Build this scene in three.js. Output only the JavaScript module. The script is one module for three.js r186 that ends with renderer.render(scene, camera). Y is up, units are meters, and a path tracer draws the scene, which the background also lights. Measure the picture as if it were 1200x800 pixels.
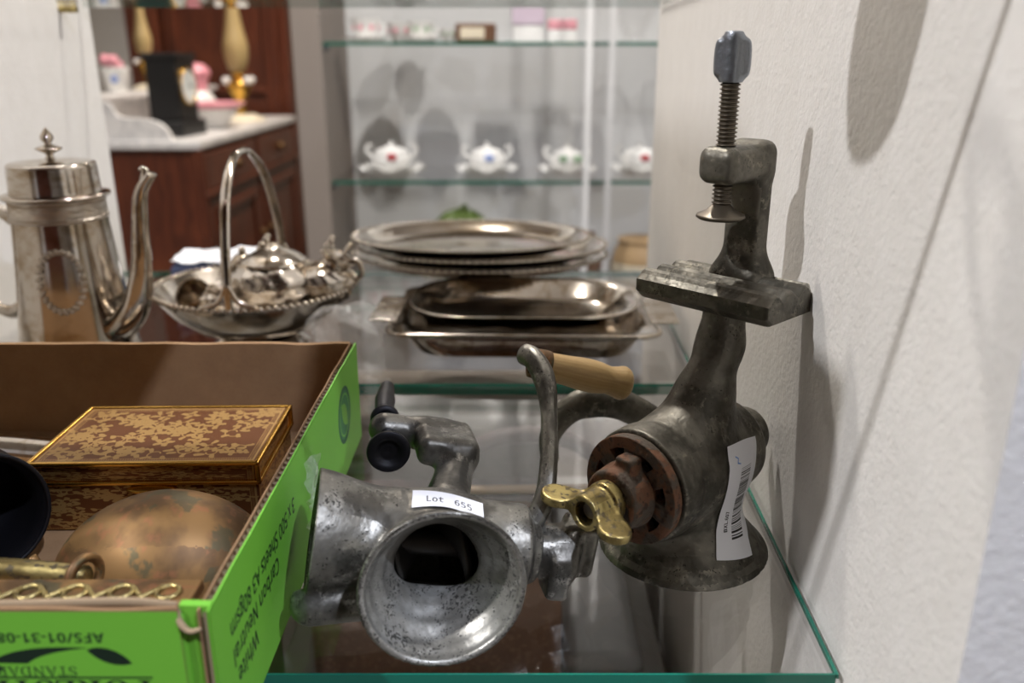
import * as THREE from 'three';
import { RoundedBoxGeometry } from 'three/addons/geometries/RoundedBoxGeometry.js';
import { mergeGeometries } from 'three/addons/utils/BufferGeometryUtils.js';

// ---------------------------------------------------------------- camera, light, exposure
const scene = new THREE.Scene();
scene.background = new THREE.Color(0x000000);
const renderer = new THREE.WebGLRenderer({ antialias: true });
renderer.toneMapping = THREE.LinearToneMapping;
renderer.toneMappingExposure = 1.0;
renderer.shadowMap.enabled = true;
renderer.shadowMap.type = THREE.PCFSoftShadowMap;
const V = (x, y, z) => new THREE.Vector3(x, y, z);
const S = 0.78;                                     // top of the front glass shelf
const camera = new THREE.PerspectiveCamera(43.603, 1.5, 0.02, 40);
camera.position.set(0, S + 0.27, 0);
camera.rotation.set(-THREE.MathUtils.degToRad(18.4), 0, 0);
camera.focus = 0.47;
camera.userData.fStop = 5.6;
scene.add(camera);
const LAMPS = [                                     // ceiling spots of the shop: place, colour, candela
  [-1.45, 0.28, 0xf8f8fc, 21],
  [0.9, 0.7, 0xe0e9ff, 16.5],
  [-0.35, -1.35, 0xfffaf4, 10],
  [0.55, -1.4, 0xfffaf4, 10],
  [-0.4, -3.2, 0xfff3e6, 15],
  [-2.3, -1.6, 0xfffaf4, 3.6],
];
const CEIL = 2.75;

// ---------------------------------------------------------------- helpers
let seed = 7;
const rnd = () => { seed = (seed * 1664525 + 1013904223) >>> 0; return seed / 4294967296; };
const hash = (x, y, s) => { let n = (Math.imul(x, 374761393) + Math.imul(y, 668265263) + Math.imul(s, 2246822519)) | 0; n = Math.imul(n ^ (n >>> 13), 1274126177); return ((n ^ (n >>> 16)) >>> 0) / 4294967296; };
const md = (a, n) => ((a % n) + n) % n;
function vn(x, y, p, s) {                           // value noise with period p
  const ix = Math.floor(x), iy = Math.floor(y), fx = x - ix, fy = y - iy, u = fx * fx * (3 - 2 * fx), v = fy * fy * (3 - 2 * fy);
  const h = (a, b) => hash(md(a, p), md(b, p), s);
  return (h(ix, iy) * (1 - u) + h(ix + 1, iy) * u) * (1 - v) + (h(ix, iy + 1) * (1 - u) + h(ix + 1, iy + 1) * u) * v;
}
function fbm(u, v, p, oct, s) { let a = 0, w = 0.5, t = 0; for (let i = 0; i < oct; i++) { a += w * vn(u * p, v * p, p, s + i); t += w; w *= 0.55; p *= 2; } return a / t; }
const sst = (a, b, x) => { const t = Math.min(1, Math.max(0, (x - a) / (b - a))); return t * t * (3 - 2 * t); };
const mix = (a, b, t) => a.map((x, i) => x + (b[i] - x) * t);
function tex(n, fn, srgb = true, w = n) {
  const d = new Uint8Array(w * n * 4);
  for (let j = 0; j < n; j++) for (let i = 0; i < w; i++) {
    const c = fn((i + 0.5) / w, (j + 0.5) / n), o = (j * w + i) * 4;
    if (typeof c === 'number') d[o] = d[o + 1] = d[o + 2] = Math.max(0, Math.min(255, c * 255));
    else for (let k = 0; k < 3; k++) d[o + k] = Math.max(0, Math.min(255, c[k]));
    d[o + 3] = 255;
  }
  const t = new THREE.DataTexture(d, w, n, THREE.RGBAFormat);
  t.wrapS = t.wrapT = THREE.RepeatWrapping; t.magFilter = THREE.LinearFilter; t.minFilter = THREE.LinearMipmapLinearFilter; t.generateMipmaps = true;
  if (srgb) t.colorSpace = THREE.SRGBColorSpace;
  t.needsUpdate = true; return t;
}
function canvasTex(w, h, draw) {
  const c = document.createElement('canvas'); c.width = w; c.height = h; draw(c.getContext('2d'), w, h);
  const t = new THREE.CanvasTexture(c); t.colorSpace = THREE.SRGBColorSpace; return t;
}
function std(o) { return new THREE.MeshStandardMaterial(o); }
function phys(o) { return new THREE.MeshPhysicalMaterial(o); }
// uv in units of `size` metres, from the side that each triangle faces
function boxUV(g, size = 0.1) {
  const n = g.index ? g.toNonIndexed() : g; const p = n.attributes.position, uv = new Float32Array(p.count * 2);
  if (!n.attributes.normal) n.computeVertexNormals();
  const a = V(), b = V(), c = V();
  for (let i = 0; i < p.count; i += 3) {
    a.fromBufferAttribute(p, i); b.fromBufferAttribute(p, i + 1); c.fromBufferAttribute(p, i + 2);
    const nx = Math.abs((b.y - a.y) * (c.z - a.z) - (b.z - a.z) * (c.y - a.y)), ny = Math.abs((b.z - a.z) * (c.x - a.x) - (b.x - a.x) * (c.z - a.z)), nz = Math.abs((b.x - a.x) * (c.y - a.y) - (b.y - a.y) * (c.x - a.x));
    for (let k = 0; k < 3; k++) {
      const q = [a, b, c][k]; let s, t;
      if (nx >= ny && nx >= nz) { s = q.z; t = q.y; } else if (ny >= nz) { s = q.x; t = q.z; } else { s = q.x; t = q.y; }
      uv[(i + k) * 2] = s / size; uv[(i + k) * 2 + 1] = t / size;
    }
  }
  n.setAttribute('uv', new THREE.BufferAttribute(uv, 2)); return n;
}
const used = new Map();
function numbered(name) { const k = used.get(name) || 0; used.set(name, k + 1); return k ? name + '_' + String(k).padStart(3, '0') : name; }
function part(name, g, m, parent, label) {
  const o = new THREE.Mesh(g, m); o.name = name; o.castShadow = o.receiveShadow = true; if (label) o.userData.label = label; parent.add(o); return o;
}
function thing(name, label, category, pos = [0, 0, 0], turn = 0, group) {
  const o = new THREE.Group(); o.name = numbered(name); o.position.set(...pos); o.rotation.y = turn; o.userData = { label, category }; if (group) o.userData.group = group; scene.add(o); return o;
}
function solo(name, g, m, label, category, pos = [0, 0, 0], turn = 0, group) {
  const o = new THREE.Mesh(g, m); o.name = numbered(name); o.castShadow = o.receiveShadow = true; o.position.set(...pos); o.rotation.y = turn; o.userData = { label, category }; if (group) o.userData.group = group; scene.add(o); return o;
}
function struct(name, g, m, pos = [0, 0, 0]) {
  const o = new THREE.Mesh(g, m); o.name = name; o.castShadow = o.receiveShadow = true; o.position.set(...pos); o.userData = { kind: 'structure', label: name.replace(/_/g, ' ') + ' of the shop room', category: name.split('_')[0] }; scene.add(o); return o;
}
const box = (w, h, d, x = 0, y = 0, z = 0, size = 0.5) => boxUV(new THREE.BoxGeometry(w, h, d).translate(x, y, z), size);
const rbox = (w, h, d, r, x = 0, y = 0, z = 0, size = 0.1) => boxUV(new RoundedBoxGeometry(w, h, d, 3, r).translate(x, y, z), size);
const span = (x0, x1, y0, y1, z0, z1, size) => box(x1 - x0, y1 - y0, z1 - z0, (x0 + x1) / 2, (y0 + y1) / 2, (z0 + z1) / 2, size);
const lathe = (pts, n = 48) => new THREE.LatheGeometry(pts.map(([r, y]) => new THREE.Vector2(r, y)), n);
function curveProfile(pts, n = 40) { return new THREE.SplineCurve(pts.map(([r, y]) => new THREE.Vector2(Math.max(r, 0), y))).getPoints(n).map((p) => [Math.max(p.x, 0), p.y]); }
const cyl = (r0, r1, h, n = 32) => new THREE.CylinderGeometry(r0, r1, h, n);
// tapered sweep along a smooth curve; radii may be [a, b] pairs (flattened section)
function sweep(pts, radii, n = 40, m = 14, closed = false) {
  const c = new THREE.CatmullRomCurve3(pts.map((p) => p.isVector3 ? p : V(...p)), closed, 'centripetal'), fr = c.computeFrenetFrames(n, closed);
  const pos = [], idx = [], uv = [], len = c.getLength();
  const R = (t) => { const f = t * (radii.length - 1), i = Math.min(radii.length - 2, Math.floor(f)), k = f - i; const A = [].concat(radii[i]), B = [].concat(radii[i + 1]); const g = (q) => (A[q] ?? A[0]) * (1 - k) + (B[q] ?? B[0]) * k; return [g(0), g(1)]; };
  for (let i = 0; i <= n; i++) {
    const t = i / n, p = c.getPointAt(t), [ra, rb] = R(t);
    for (let j = 0; j <= m; j++) { const a = j / m * Math.PI * 2, x = Math.cos(a) * ra, y = Math.sin(a) * rb; const q = p.clone().addScaledVector(fr.normals[i], x).addScaledVector(fr.binormals[i], y); pos.push(q.x, q.y, q.z); uv.push(t * len / 0.1, j / m * 0.6); }
  }
  for (let i = 0; i < n; i++) for (let j = 0; j < m; j++) { const a = i * (m + 1) + j, b = a + m + 1; idx.push(a, a + 1, b, b, a + 1, b + 1); }
  if (!closed) for (const [i, s] of [[0, 1], [n, 0]]) {
    const k = pos.length / 3, p = c.getPointAt(i / n); pos.push(p.x, p.y, p.z); uv.push(0, 0);
    for (let j = 0; j < m; j++) { const a = i * (m + 1) + j; s ? idx.push(k, a + 1, a) : idx.push(k, a, a + 1); }
  }
  const g = new THREE.BufferGeometry(); g.setAttribute('position', new THREE.Float32BufferAttribute(pos, 3)); g.setAttribute('uv', new THREE.Float32BufferAttribute(uv, 2)); g.setIndex(idx); g.computeVertexNormals();
  return g;
}
// merge that accepts indexed and non-indexed input
const merge = (list) => mergeGeometries(list.map((g) => { const n = g.index ? g.toNonIndexed() : g; for (const k of Object.keys(n.attributes)) if (!['position', 'normal', 'uv'].includes(k)) n.deleteAttribute(k); return n; }));
// ---- distance fields: rounded castings
const smin = (a, b, k) => { const h = Math.max(k - Math.abs(a - b), 0) / k; return Math.min(a, b) - h * h * k * 0.25; };
const smax = (a, b, k) => -smin(-a, -b, k);
function cone(p, a, b, ra, rb) {                    // tapered capsule
  const bx = b[0] - a[0], by = b[1] - a[1], bz = b[2] - a[2], px = p[0] - a[0], py = p[1] - a[1], pz = p[2] - a[2];
  const t = Math.min(1, Math.max(0, (px * bx + py * by + pz * bz) / (bx * bx + by * by + bz * bz)));
  return Math.hypot(px - bx * t, py - by * t, pz - bz * t) - (ra + (rb - ra) * t);
}
function rb(p, c, h, r) { const x = Math.abs(p[0] - c[0]) - h[0] + r, y = Math.abs(p[1] - c[1]) - h[1] + r, z = Math.abs(p[2] - c[2]) - h[2] + r; return Math.hypot(Math.max(x, 0), Math.max(y, 0), Math.max(z, 0)) + Math.min(Math.max(x, y, z), 0) - r; }
function cylZ(p, cx, cy, z0, z1, r0, r1, round) {    // cylinder along z with radius r0 at z0 to r1 at z1
  const t = Math.min(1, Math.max(0, (p[2] - z0) / (z1 - z0))), d = Math.hypot(p[0] - cx, p[1] - cy) - (r0 + (r1 - r0) * t) + round, e = Math.abs(p[2] - (z0 + z1) / 2) - (z1 - z0) / 2 + round;
  return Math.hypot(Math.max(d, 0), Math.max(e, 0)) + Math.min(Math.max(d, e), 0) - round;
}
const lerpTable = (tab, y) => { if (y <= tab[0][0]) return tab[0][1]; for (let i = 1; i < tab.length; i++) if (y <= tab[i][0]) { const t = (y - tab[i - 1][0]) / (tab[i][0] - tab[i - 1][0]), s = t * t * (3 - 2 * t) * 0.35 + t * 0.65; return tab[i - 1][1] + (tab[i][1] - tab[i - 1][1]) * s; } return tab[tab.length - 1][1]; };
function meshSDF(f, lo, hi, h) {                    // surface nets
  const n = [0, 1, 2].map((k) => Math.ceil((hi[k] - lo[k]) / h) + 1), [nx, ny, nz] = n, val = new Float32Array(nx * ny * nz), at = (i, j, k) => (k * ny + j) * nx + i, p = [0, 0, 0];
  for (let k = 0; k < nz; k++) for (let j = 0; j < ny; j++) for (let i = 0; i < nx; i++) { p[0] = lo[0] + i * h; p[1] = lo[1] + j * h; p[2] = lo[2] + k * h; val[at(i, j, k)] = f(p); }
  const ids = new Int32Array(nx * ny * nz).fill(-1), pos = [], idx = [];
  for (let k = 0; k < nz - 1; k++) for (let j = 0; j < ny - 1; j++) for (let i = 0; i < nx - 1; i++) {
    let c = 0, x = 0, y = 0, z = 0, m = 0; const v = [];
    for (let q = 0; q < 8; q++) { const w = val[at(i + (q & 1), j + ((q >> 1) & 1), k + (q >> 2))]; v.push(w); if (w < 0) m |= 1 << q; }
    if (m === 0 || m === 255) continue;
    for (let a = 0; a < 8; a++) for (const s of [1, 2, 4]) { const b = a | s; if (b === a || (v[a] < 0) === (v[b] < 0)) continue; const t = v[a] / (v[a] - v[b]); x += (a & 1) + (s === 1 ? t : 0); y += ((a >> 1) & 1) + (s === 2 ? t : 0); z += (a >> 2) + (s === 4 ? t : 0); c++; }
    ids[at(i, j, k)] = pos.length / 3; pos.push(lo[0] + (i + x / c) * h, lo[1] + (j + y / c) * h, lo[2] + (k + z / c) * h);
  }
  const quad = (a, b, c, d, flip) => { if (a < 0 || b < 0 || c < 0 || d < 0) return; flip ? idx.push(a, c, b, a, d, c) : idx.push(a, b, c, a, c, d); };
  for (let k = 1; k < nz - 1; k++) for (let j = 1; j < ny - 1; j++) for (let i = 1; i < nx - 1; i++) {
    const s = val[at(i, j, k)] < 0;
    if (s !== val[at(i + 1, j, k)] < 0) quad(ids[at(i, j - 1, k - 1)], ids[at(i, j, k - 1)], ids[at(i, j, k)], ids[at(i, j - 1, k)], !s);
    if (s !== val[at(i, j + 1, k)] < 0) quad(ids[at(i - 1, j, k - 1)], ids[at(i - 1, j, k)], ids[at(i, j, k)], ids[at(i, j, k - 1)], !s);
    if (s !== val[at(i, j, k + 1)] < 0) quad(ids[at(i - 1, j - 1, k)], ids[at(i, j - 1, k)], ids[at(i, j, k)], ids[at(i - 1, j, k)], !s);
  }
  const nor = new Float32Array(pos.length), e = h * 0.6;
  for (let i = 0; i < pos.length; i += 3) {
    const q = [pos[i], pos[i + 1], pos[i + 2]], g = [0, 1, 2].map((k) => { const a = q.slice(), b = q.slice(); a[k] += e; b[k] -= e; return f(a) - f(b); }), l = Math.hypot(...g) || 1;
    nor[i] = g[0] / l; nor[i + 1] = g[1] / l; nor[i + 2] = g[2] / l;
  }
  const g = new THREE.BufferGeometry(); g.setAttribute('position', new THREE.Float32BufferAttribute(pos, 3)); g.setAttribute('normal', new THREE.BufferAttribute(nor, 3)); g.setIndex(idx); return g;
}
// a thin sheet laid on a distance field: rows x columns of start points marched along dir
function drape(f, start, dir, nu, nv, lift) {
  const pos = [], uv = [], idx = [];
  for (let j = 0; j <= nv; j++) for (let i = 0; i <= nu; i++) {
    const q = start(i / nu, j / nv).toArray(); for (let s = 0; s < 90; s++) { const d = f(q) - lift; if (d < 1e-5) break; for (let k = 0; k < 3; k++) q[k] += dir[k] * d * 0.7; }
    pos.push(...q); uv.push(i / nu, j / nv);
  }
  for (let j = 0; j < nv; j++) for (let i = 0; i < nu; i++) { const a = j * (nu + 1) + i, b = a + nu + 1; idx.push(a, a + 1, b, b, a + 1, b + 1); }
  const g = new THREE.BufferGeometry(); g.setAttribute('position', new THREE.Float32BufferAttribute(pos, 3)); g.setAttribute('uv', new THREE.Float32BufferAttribute(uv, 2)); g.setIndex(idx); g.computeVertexNormals(); return g;
}

// ---------------------------------------------------------------- textures and materials
const bumpFine = tex(256, (u, v) => fbm(u, v, 16, 4, 3), false);
const plasterBump = tex(512, (u, v) => fbm(u, v, 24, 4, 11), false);
const T = {};
// pitted dark cast metal: base, pits, pale scuffs
function castTex(base, dark, pale, s, pit, scuff, n = 1024) {
  return tex(n, (u, v) => {
    const a = fbm(u, v, 5, 5, s), b = fbm(u, v, 40, 3, s + 20), c = fbm(u, v, 110, 2, s + 40), d = fbm(u, v, 12, 4, s + 60);
    let k = mix(base, dark, sst(0.40, 0.66, a));
    k = mix(k, pale, sst(0.56, 0.74, d * 0.6 + b * 0.4) * scuff);
    k = mix(k, dark.map((x) => x * 0.5), sst(0.66, 0.73, c * 0.62 + d * 0.38 + pit) * 0.8);
    return k.map((x) => x * (0.92 + 0.16 * b));
  });
}
T.iron = castTex([110, 106, 96], [74, 71, 63], [152, 146, 130], 5, -0.03, 0.6);
T.ironRough = tex(256, (u, v) => 0.3 + 0.36 * fbm(u, v, 8, 5, 31), false);
T.tin = castTex([124, 121, 113], [80, 77, 71], [168, 164, 155], 71, 0.0, 0.6);
T.tinIn = castTex([166, 164, 157], [132, 129, 121], [190, 187, 180], 72, 0.055, 0.5);
T.rust = tex(256, (u, v) => { const a = fbm(u, v, 8, 4, 101), b = fbm(u, v, 22, 3, 130); return mix(mix([92, 82, 72], [118, 82, 60], sst(0.36, 0.56, a)), [72, 56, 46], sst(0.55, 0.78, b)); });
T.brass = tex(256, (u, v) => { const a = fbm(u, v, 6, 5, 201), b = fbm(u, v, 30, 2, 230); return mix(mix([188, 170, 112], [138, 122, 78], sst(0.4, 0.7, a)), [110, 100, 80], sst(0.62, 0.75, b)); });
T.oldBrass = tex(512, (u, v) => { const a = fbm(u, v, 5, 5, 251), b = fbm(u, v, 20, 4, 270), c = fbm(u, v, 40, 2, 290); let k = mix([132, 100, 60], [92, 68, 42], sst(0.35, 0.65, a)); k = mix(k, [150, 96, 66], sst(0.58, 0.75, b) * 0.5); return mix(k, [70, 72, 54], sst(0.66, 0.72, fbm(u, v, 7, 5, 296)) * 0.6); });
T.tarnish = tex(512, (u, v) => { const a = fbm(u, v, 6, 5, 901), b = fbm(u, v, 34, 3, 920); return mix([206, 198, 188], [164, 146, 122], sst(0.42, 0.72, a * 0.7 + b * 0.3)); });
T.wood = tex(512, (u, v) => { const g = fbm(u * 1, v * 1, 6, 4, 301), r = fbm(u, v, 64, 2, 320), st = vn(u * 6 + g * 1.5, v * 90, 90, 330); return mix(mix([200, 170, 116], [172, 136, 84], st * 0.7), [138, 104, 62], sst(0.55, 0.8, g) * 0.6 + r * 0.12); });
T.mahogany = tex(512, (u, v) => { const g = fbm(u, v, 4, 4, 401), st = vn(u * 46 + g * 5, v * 3, 512, 420), f = vn(u * 200, v * 10, 512, 431); return mix(mix([104, 52, 32], [66, 32, 20], st * 0.8 + f * 0.2), [126, 68, 40], sst(0.5, 0.8, g) * 0.5); });
T.card = tex(512, (u, v) => { const a = fbm(u, v, 8, 4, 501), f = vn(u * 180, v * 400, 400, 515); return mix(mix([146, 114, 80], [126, 96, 66], a), [162, 132, 98], f * 0.35); });
T.wall = tex(512, (u, v) => { const a = fbm(u, v, 5, 5, 601); return mix([228, 225, 220], [219, 215, 209], a); });
T.carpet = tex(256, (u, v) => { const a = fbm(u, v, 40, 3, 651); return mix([70, 63, 56], [98, 89, 79], a); });
T.marble = tex(512, (u, v) => { const a = fbm(u, v, 4, 5, 701), r = Math.abs(fbm(u, v, 5, 5, 720) - 0.5); return mix([232, 229, 226], [196, 194, 194], sst(0.06, 0.0, r) * 0.6 + a * 0.2); });
T.crate = tex(256, (u, v) => { const a = fbm(u, v, 6, 5, 831), b = fbm(u, v, 50, 2, 850); return mix(mix([112, 104, 94], [88, 80, 70], a), [130, 120, 108], b * 0.4); });
T.leather = tex(256, (u, v) => { const a = fbm(u, v, 6, 5, 751), b = fbm(u, v, 40, 2, 770); return mix(mix([156, 118, 92], [118, 86, 66], a), [176, 140, 112], sst(0.6, 0.8, b) * 0.5); });
T.crochet = tex(256, (u, v) => { const a = fbm(u, v, 10, 3, 791); return mix([210, 212, 220], [240, 240, 242], a); });
// gilt tooled leaf pattern of the trinket box
T.gilt = canvasTex(1024, 680, (c, w, h) => {
  c.fillStyle = '#6a4022'; c.fillRect(0, 0, w, h);
  let s = 99; const r = () => { s = (s * 1664525 + 1013904223) >>> 0; return s / 4294967296; };
  c.strokeStyle = '#b08c54'; c.fillStyle = '#a98650';
  for (let k = 0; k < 64; k++) {
    const x = 60 + r() * (w - 120), y = 60 + r() * (h - 120), a0 = r() * 6.28, R = 26 + r() * 30;
    c.lineWidth = 7; c.beginPath(); for (let i = 0; i <= 26; i++) { const t = i / 26, q = a0 + t * 5.2, rr = R * (1.15 - t * 0.9); const X = x + Math.cos(q) * rr, Y = y + Math.sin(q) * rr; i ? c.lineTo(X, Y) : c.moveTo(X, Y); } c.stroke();
    const n = 4 + Math.floor(r() * 3);
    for (let i = 0; i < n; i++) { const q = a0 + i / n * 6.28, X = x + Math.cos(q) * R * 1.05, Y = y + Math.sin(q) * R * 1.05; c.beginPath(); c.ellipse(X, Y, 20 + r() * 9, 10 + r() * 5, q + 0.5, 0, 6.3); c.fill(); c.beginPath(); c.arc(X + Math.cos(q) * 16, Y + Math.sin(q) * 16, 9, 0, 6.3); c.fill(); }
  }
  c.lineWidth = 10; c.strokeRect(14, 14, w - 28, h - 28); c.lineWidth = 3; c.strokeRect(40, 40, w - 80, h - 80);
  for (let i = 0; i < 90; i++) { const x = 20 + i / 89 * (w - 40); c.fillRect(x, 22, 4, 14); c.fillRect(x, h - 36, 4, 14); }
  for (let i = 0; i < 60; i++) { const y = 20 + i / 59 * (h - 40); c.fillRect(22, y, 14, 4); c.fillRect(w - 36, y, 14, 4); }
});
const GREEN = '#6fb537', INK = '#0c2416';
T.boxFront = canvasTex(2048, 358, (c, w, h) => {      // 0.43 m x 0.075 m
  const k = w / 0.43, X = (x) => (x + 0.542) * k, Y = (y) => h - y * k;
  c.fillStyle = GREEN; c.fillRect(0, 0, w, h); c.fillStyle = INK;
  const flip = (s, x, y, size, font, wide) => { c.save(); c.translate(X(x), Y(y)); c.rotate(Math.PI); c.font = font.replace('#', Math.round(size * k)); c.textAlign = 'left'; c.textBaseline = 'middle'; const m = c.measureText(s).width; if (wide) c.scale(wide * k / m, 1); c.fillText(s, 0, 0); c.restore(); };
  flip('AFS/01-31-08', -0.1545, 0.0632, 0.0062, 'bold #px sans-serif', 0.041);
  flip('STANDARD', -0.167, 0.0475, 0.0062, '#px serif', 0.036);
  flip('FORESTRY', -0.139, 0.0395, 0.0108, 'bold #px serif', 0.074);
  flip('AUSTRALIAN', -0.139, 0.029, 0.0066, '#px serif', 0.06);
  c.fillRect(X(-0.213), Y(0.0449), 0.0745 * k, 4);
  c.beginPath(); c.moveTo(X(-0.2), Y(0.0515)); c.quadraticCurveTo(X(-0.19), Y(0.0605), X(-0.1615), Y(0.0585)); c.quadraticCurveTo(X(-0.18), Y(0.0565), X(-0.1855), Y(0.0512)); c.closePath(); c.fill();
  c.beginPath(); c.moveTo(X(-0.162), Y(0.0575)); c.bezierCurveTo(X(-0.157), Y(0.0605), X(-0.149), Y(0.0575), X(-0.1455), Y(0.0512)); c.bezierCurveTo(X(-0.15), Y(0.0495), X(-0.157), Y(0.0505), X(-0.162), Y(0.0575)); c.fill();
  c.beginPath(); c.arc(X(-0.197), Y(0.049), 0.0014 * k, 0, 7); c.fill();
});
T.boxSide = canvasTex(1600, 393, (c, w, h) => {       // 0.305 m x 0.075 m, u runs to the back
  const k = w / 0.305, X = (z) => (z - 0.271) * k, Y = (y) => h - y * k;
  c.fillStyle = GREEN; c.fillRect(0, 0, w, h); c.fillStyle = INK;
  const flip = (s, z0, z1, y, size) => { c.save(); c.translate(X(z1), Y(y)); c.rotate(Math.PI); c.font = Math.round(size * k) + 'px sans-serif'; c.textBaseline = 'middle'; c.lineWidth = 2.5; c.strokeStyle = INK; const m = c.measureText(s).width; c.scale((z1 - z0) * k / m, 1); c.fillText(s, 0, 0); c.strokeText(s, 0, 0); c.restore(); };
  flip('3 x 500 Sheets A3 80gsm', 0.288, 0.390, 0.0515, 0.0115);
  flip('Carbon Neutral', 0.288, 0.356, 0.0385, 0.0115);
  flip('White', 0.291, 0.318, 0.0265, 0.0115);
  c.lineWidth = 0.0028 * k; c.strokeStyle = '#1c5a38'; c.fillStyle = '#2c7a44';
  c.beginPath(); c.arc(X(0.522), Y(0.042), 0.0185 * k, 0, 7); c.fill(); c.stroke();
  c.lineWidth = 0.0012 * k; c.strokeStyle = '#6fb537'; c.beginPath(); c.arc(X(0.522), Y(0.042), 0.0145 * k, 0, 7); c.stroke();
  c.fillStyle = '#6fb537'; c.beginPath(); c.moveTo(X(0.514), Y(0.052)); c.quadraticCurveTo(X(0.534), Y(0.05), X(0.53), Y(0.032)); c.quadraticCurveTo(X(0.514), Y(0.034), X(0.514), Y(0.052)); c.fill();
});
T.lot = canvasTex(512, 160, (c, w, h) => { c.fillStyle = '#f4f4f8'; c.fillRect(0, 0, w, h); c.fillStyle = '#16161c'; c.font = 'bold 74px monospace'; c.textBaseline = 'middle'; c.fillText('Lot', 96, 84); c.fillText('655', 300, 84); });
T.barcode = canvasTex(300, 800, (c, w, h) => {
  c.fillStyle = '#f2f3f8'; c.fillRect(0, 0, w, h); c.fillStyle = '#111';
  let s = 5; const r = () => { s = (s * 1664525 + 1013904223) >>> 0; return s / 4294967296; };
  for (let y = 150; y < 690;) { const t = 3 + Math.floor(r() * 4) * 3.2; c.fillRect(128, y, 108, t); y += t + 3 + Math.floor(r() * 3) * 4; }
  c.save(); c.translate(90, 640); c.rotate(-Math.PI / 2); c.font = 'bold 42px sans-serif'; c.fillText('BXL.607', 0, 0); c.restore();
  c.save(); c.translate(272, 640); c.rotate(-Math.PI / 2); c.font = '20px sans-serif'; c.fillText('0 0 0 0 6 5 4 0 0 6 0 7', 60, 0); c.restore();
  c.strokeStyle = '#5a8fd8'; c.lineWidth = 6; c.beginPath(); c.moveTo(70, 70); c.lineTo(96, 84); c.lineTo(84, 104); c.lineTo(112, 112); c.stroke();
});
function rep(t, n, m = n) { const c = t.clone(); c.repeat.set(n, m); c.needsUpdate = true; return c; }
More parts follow.
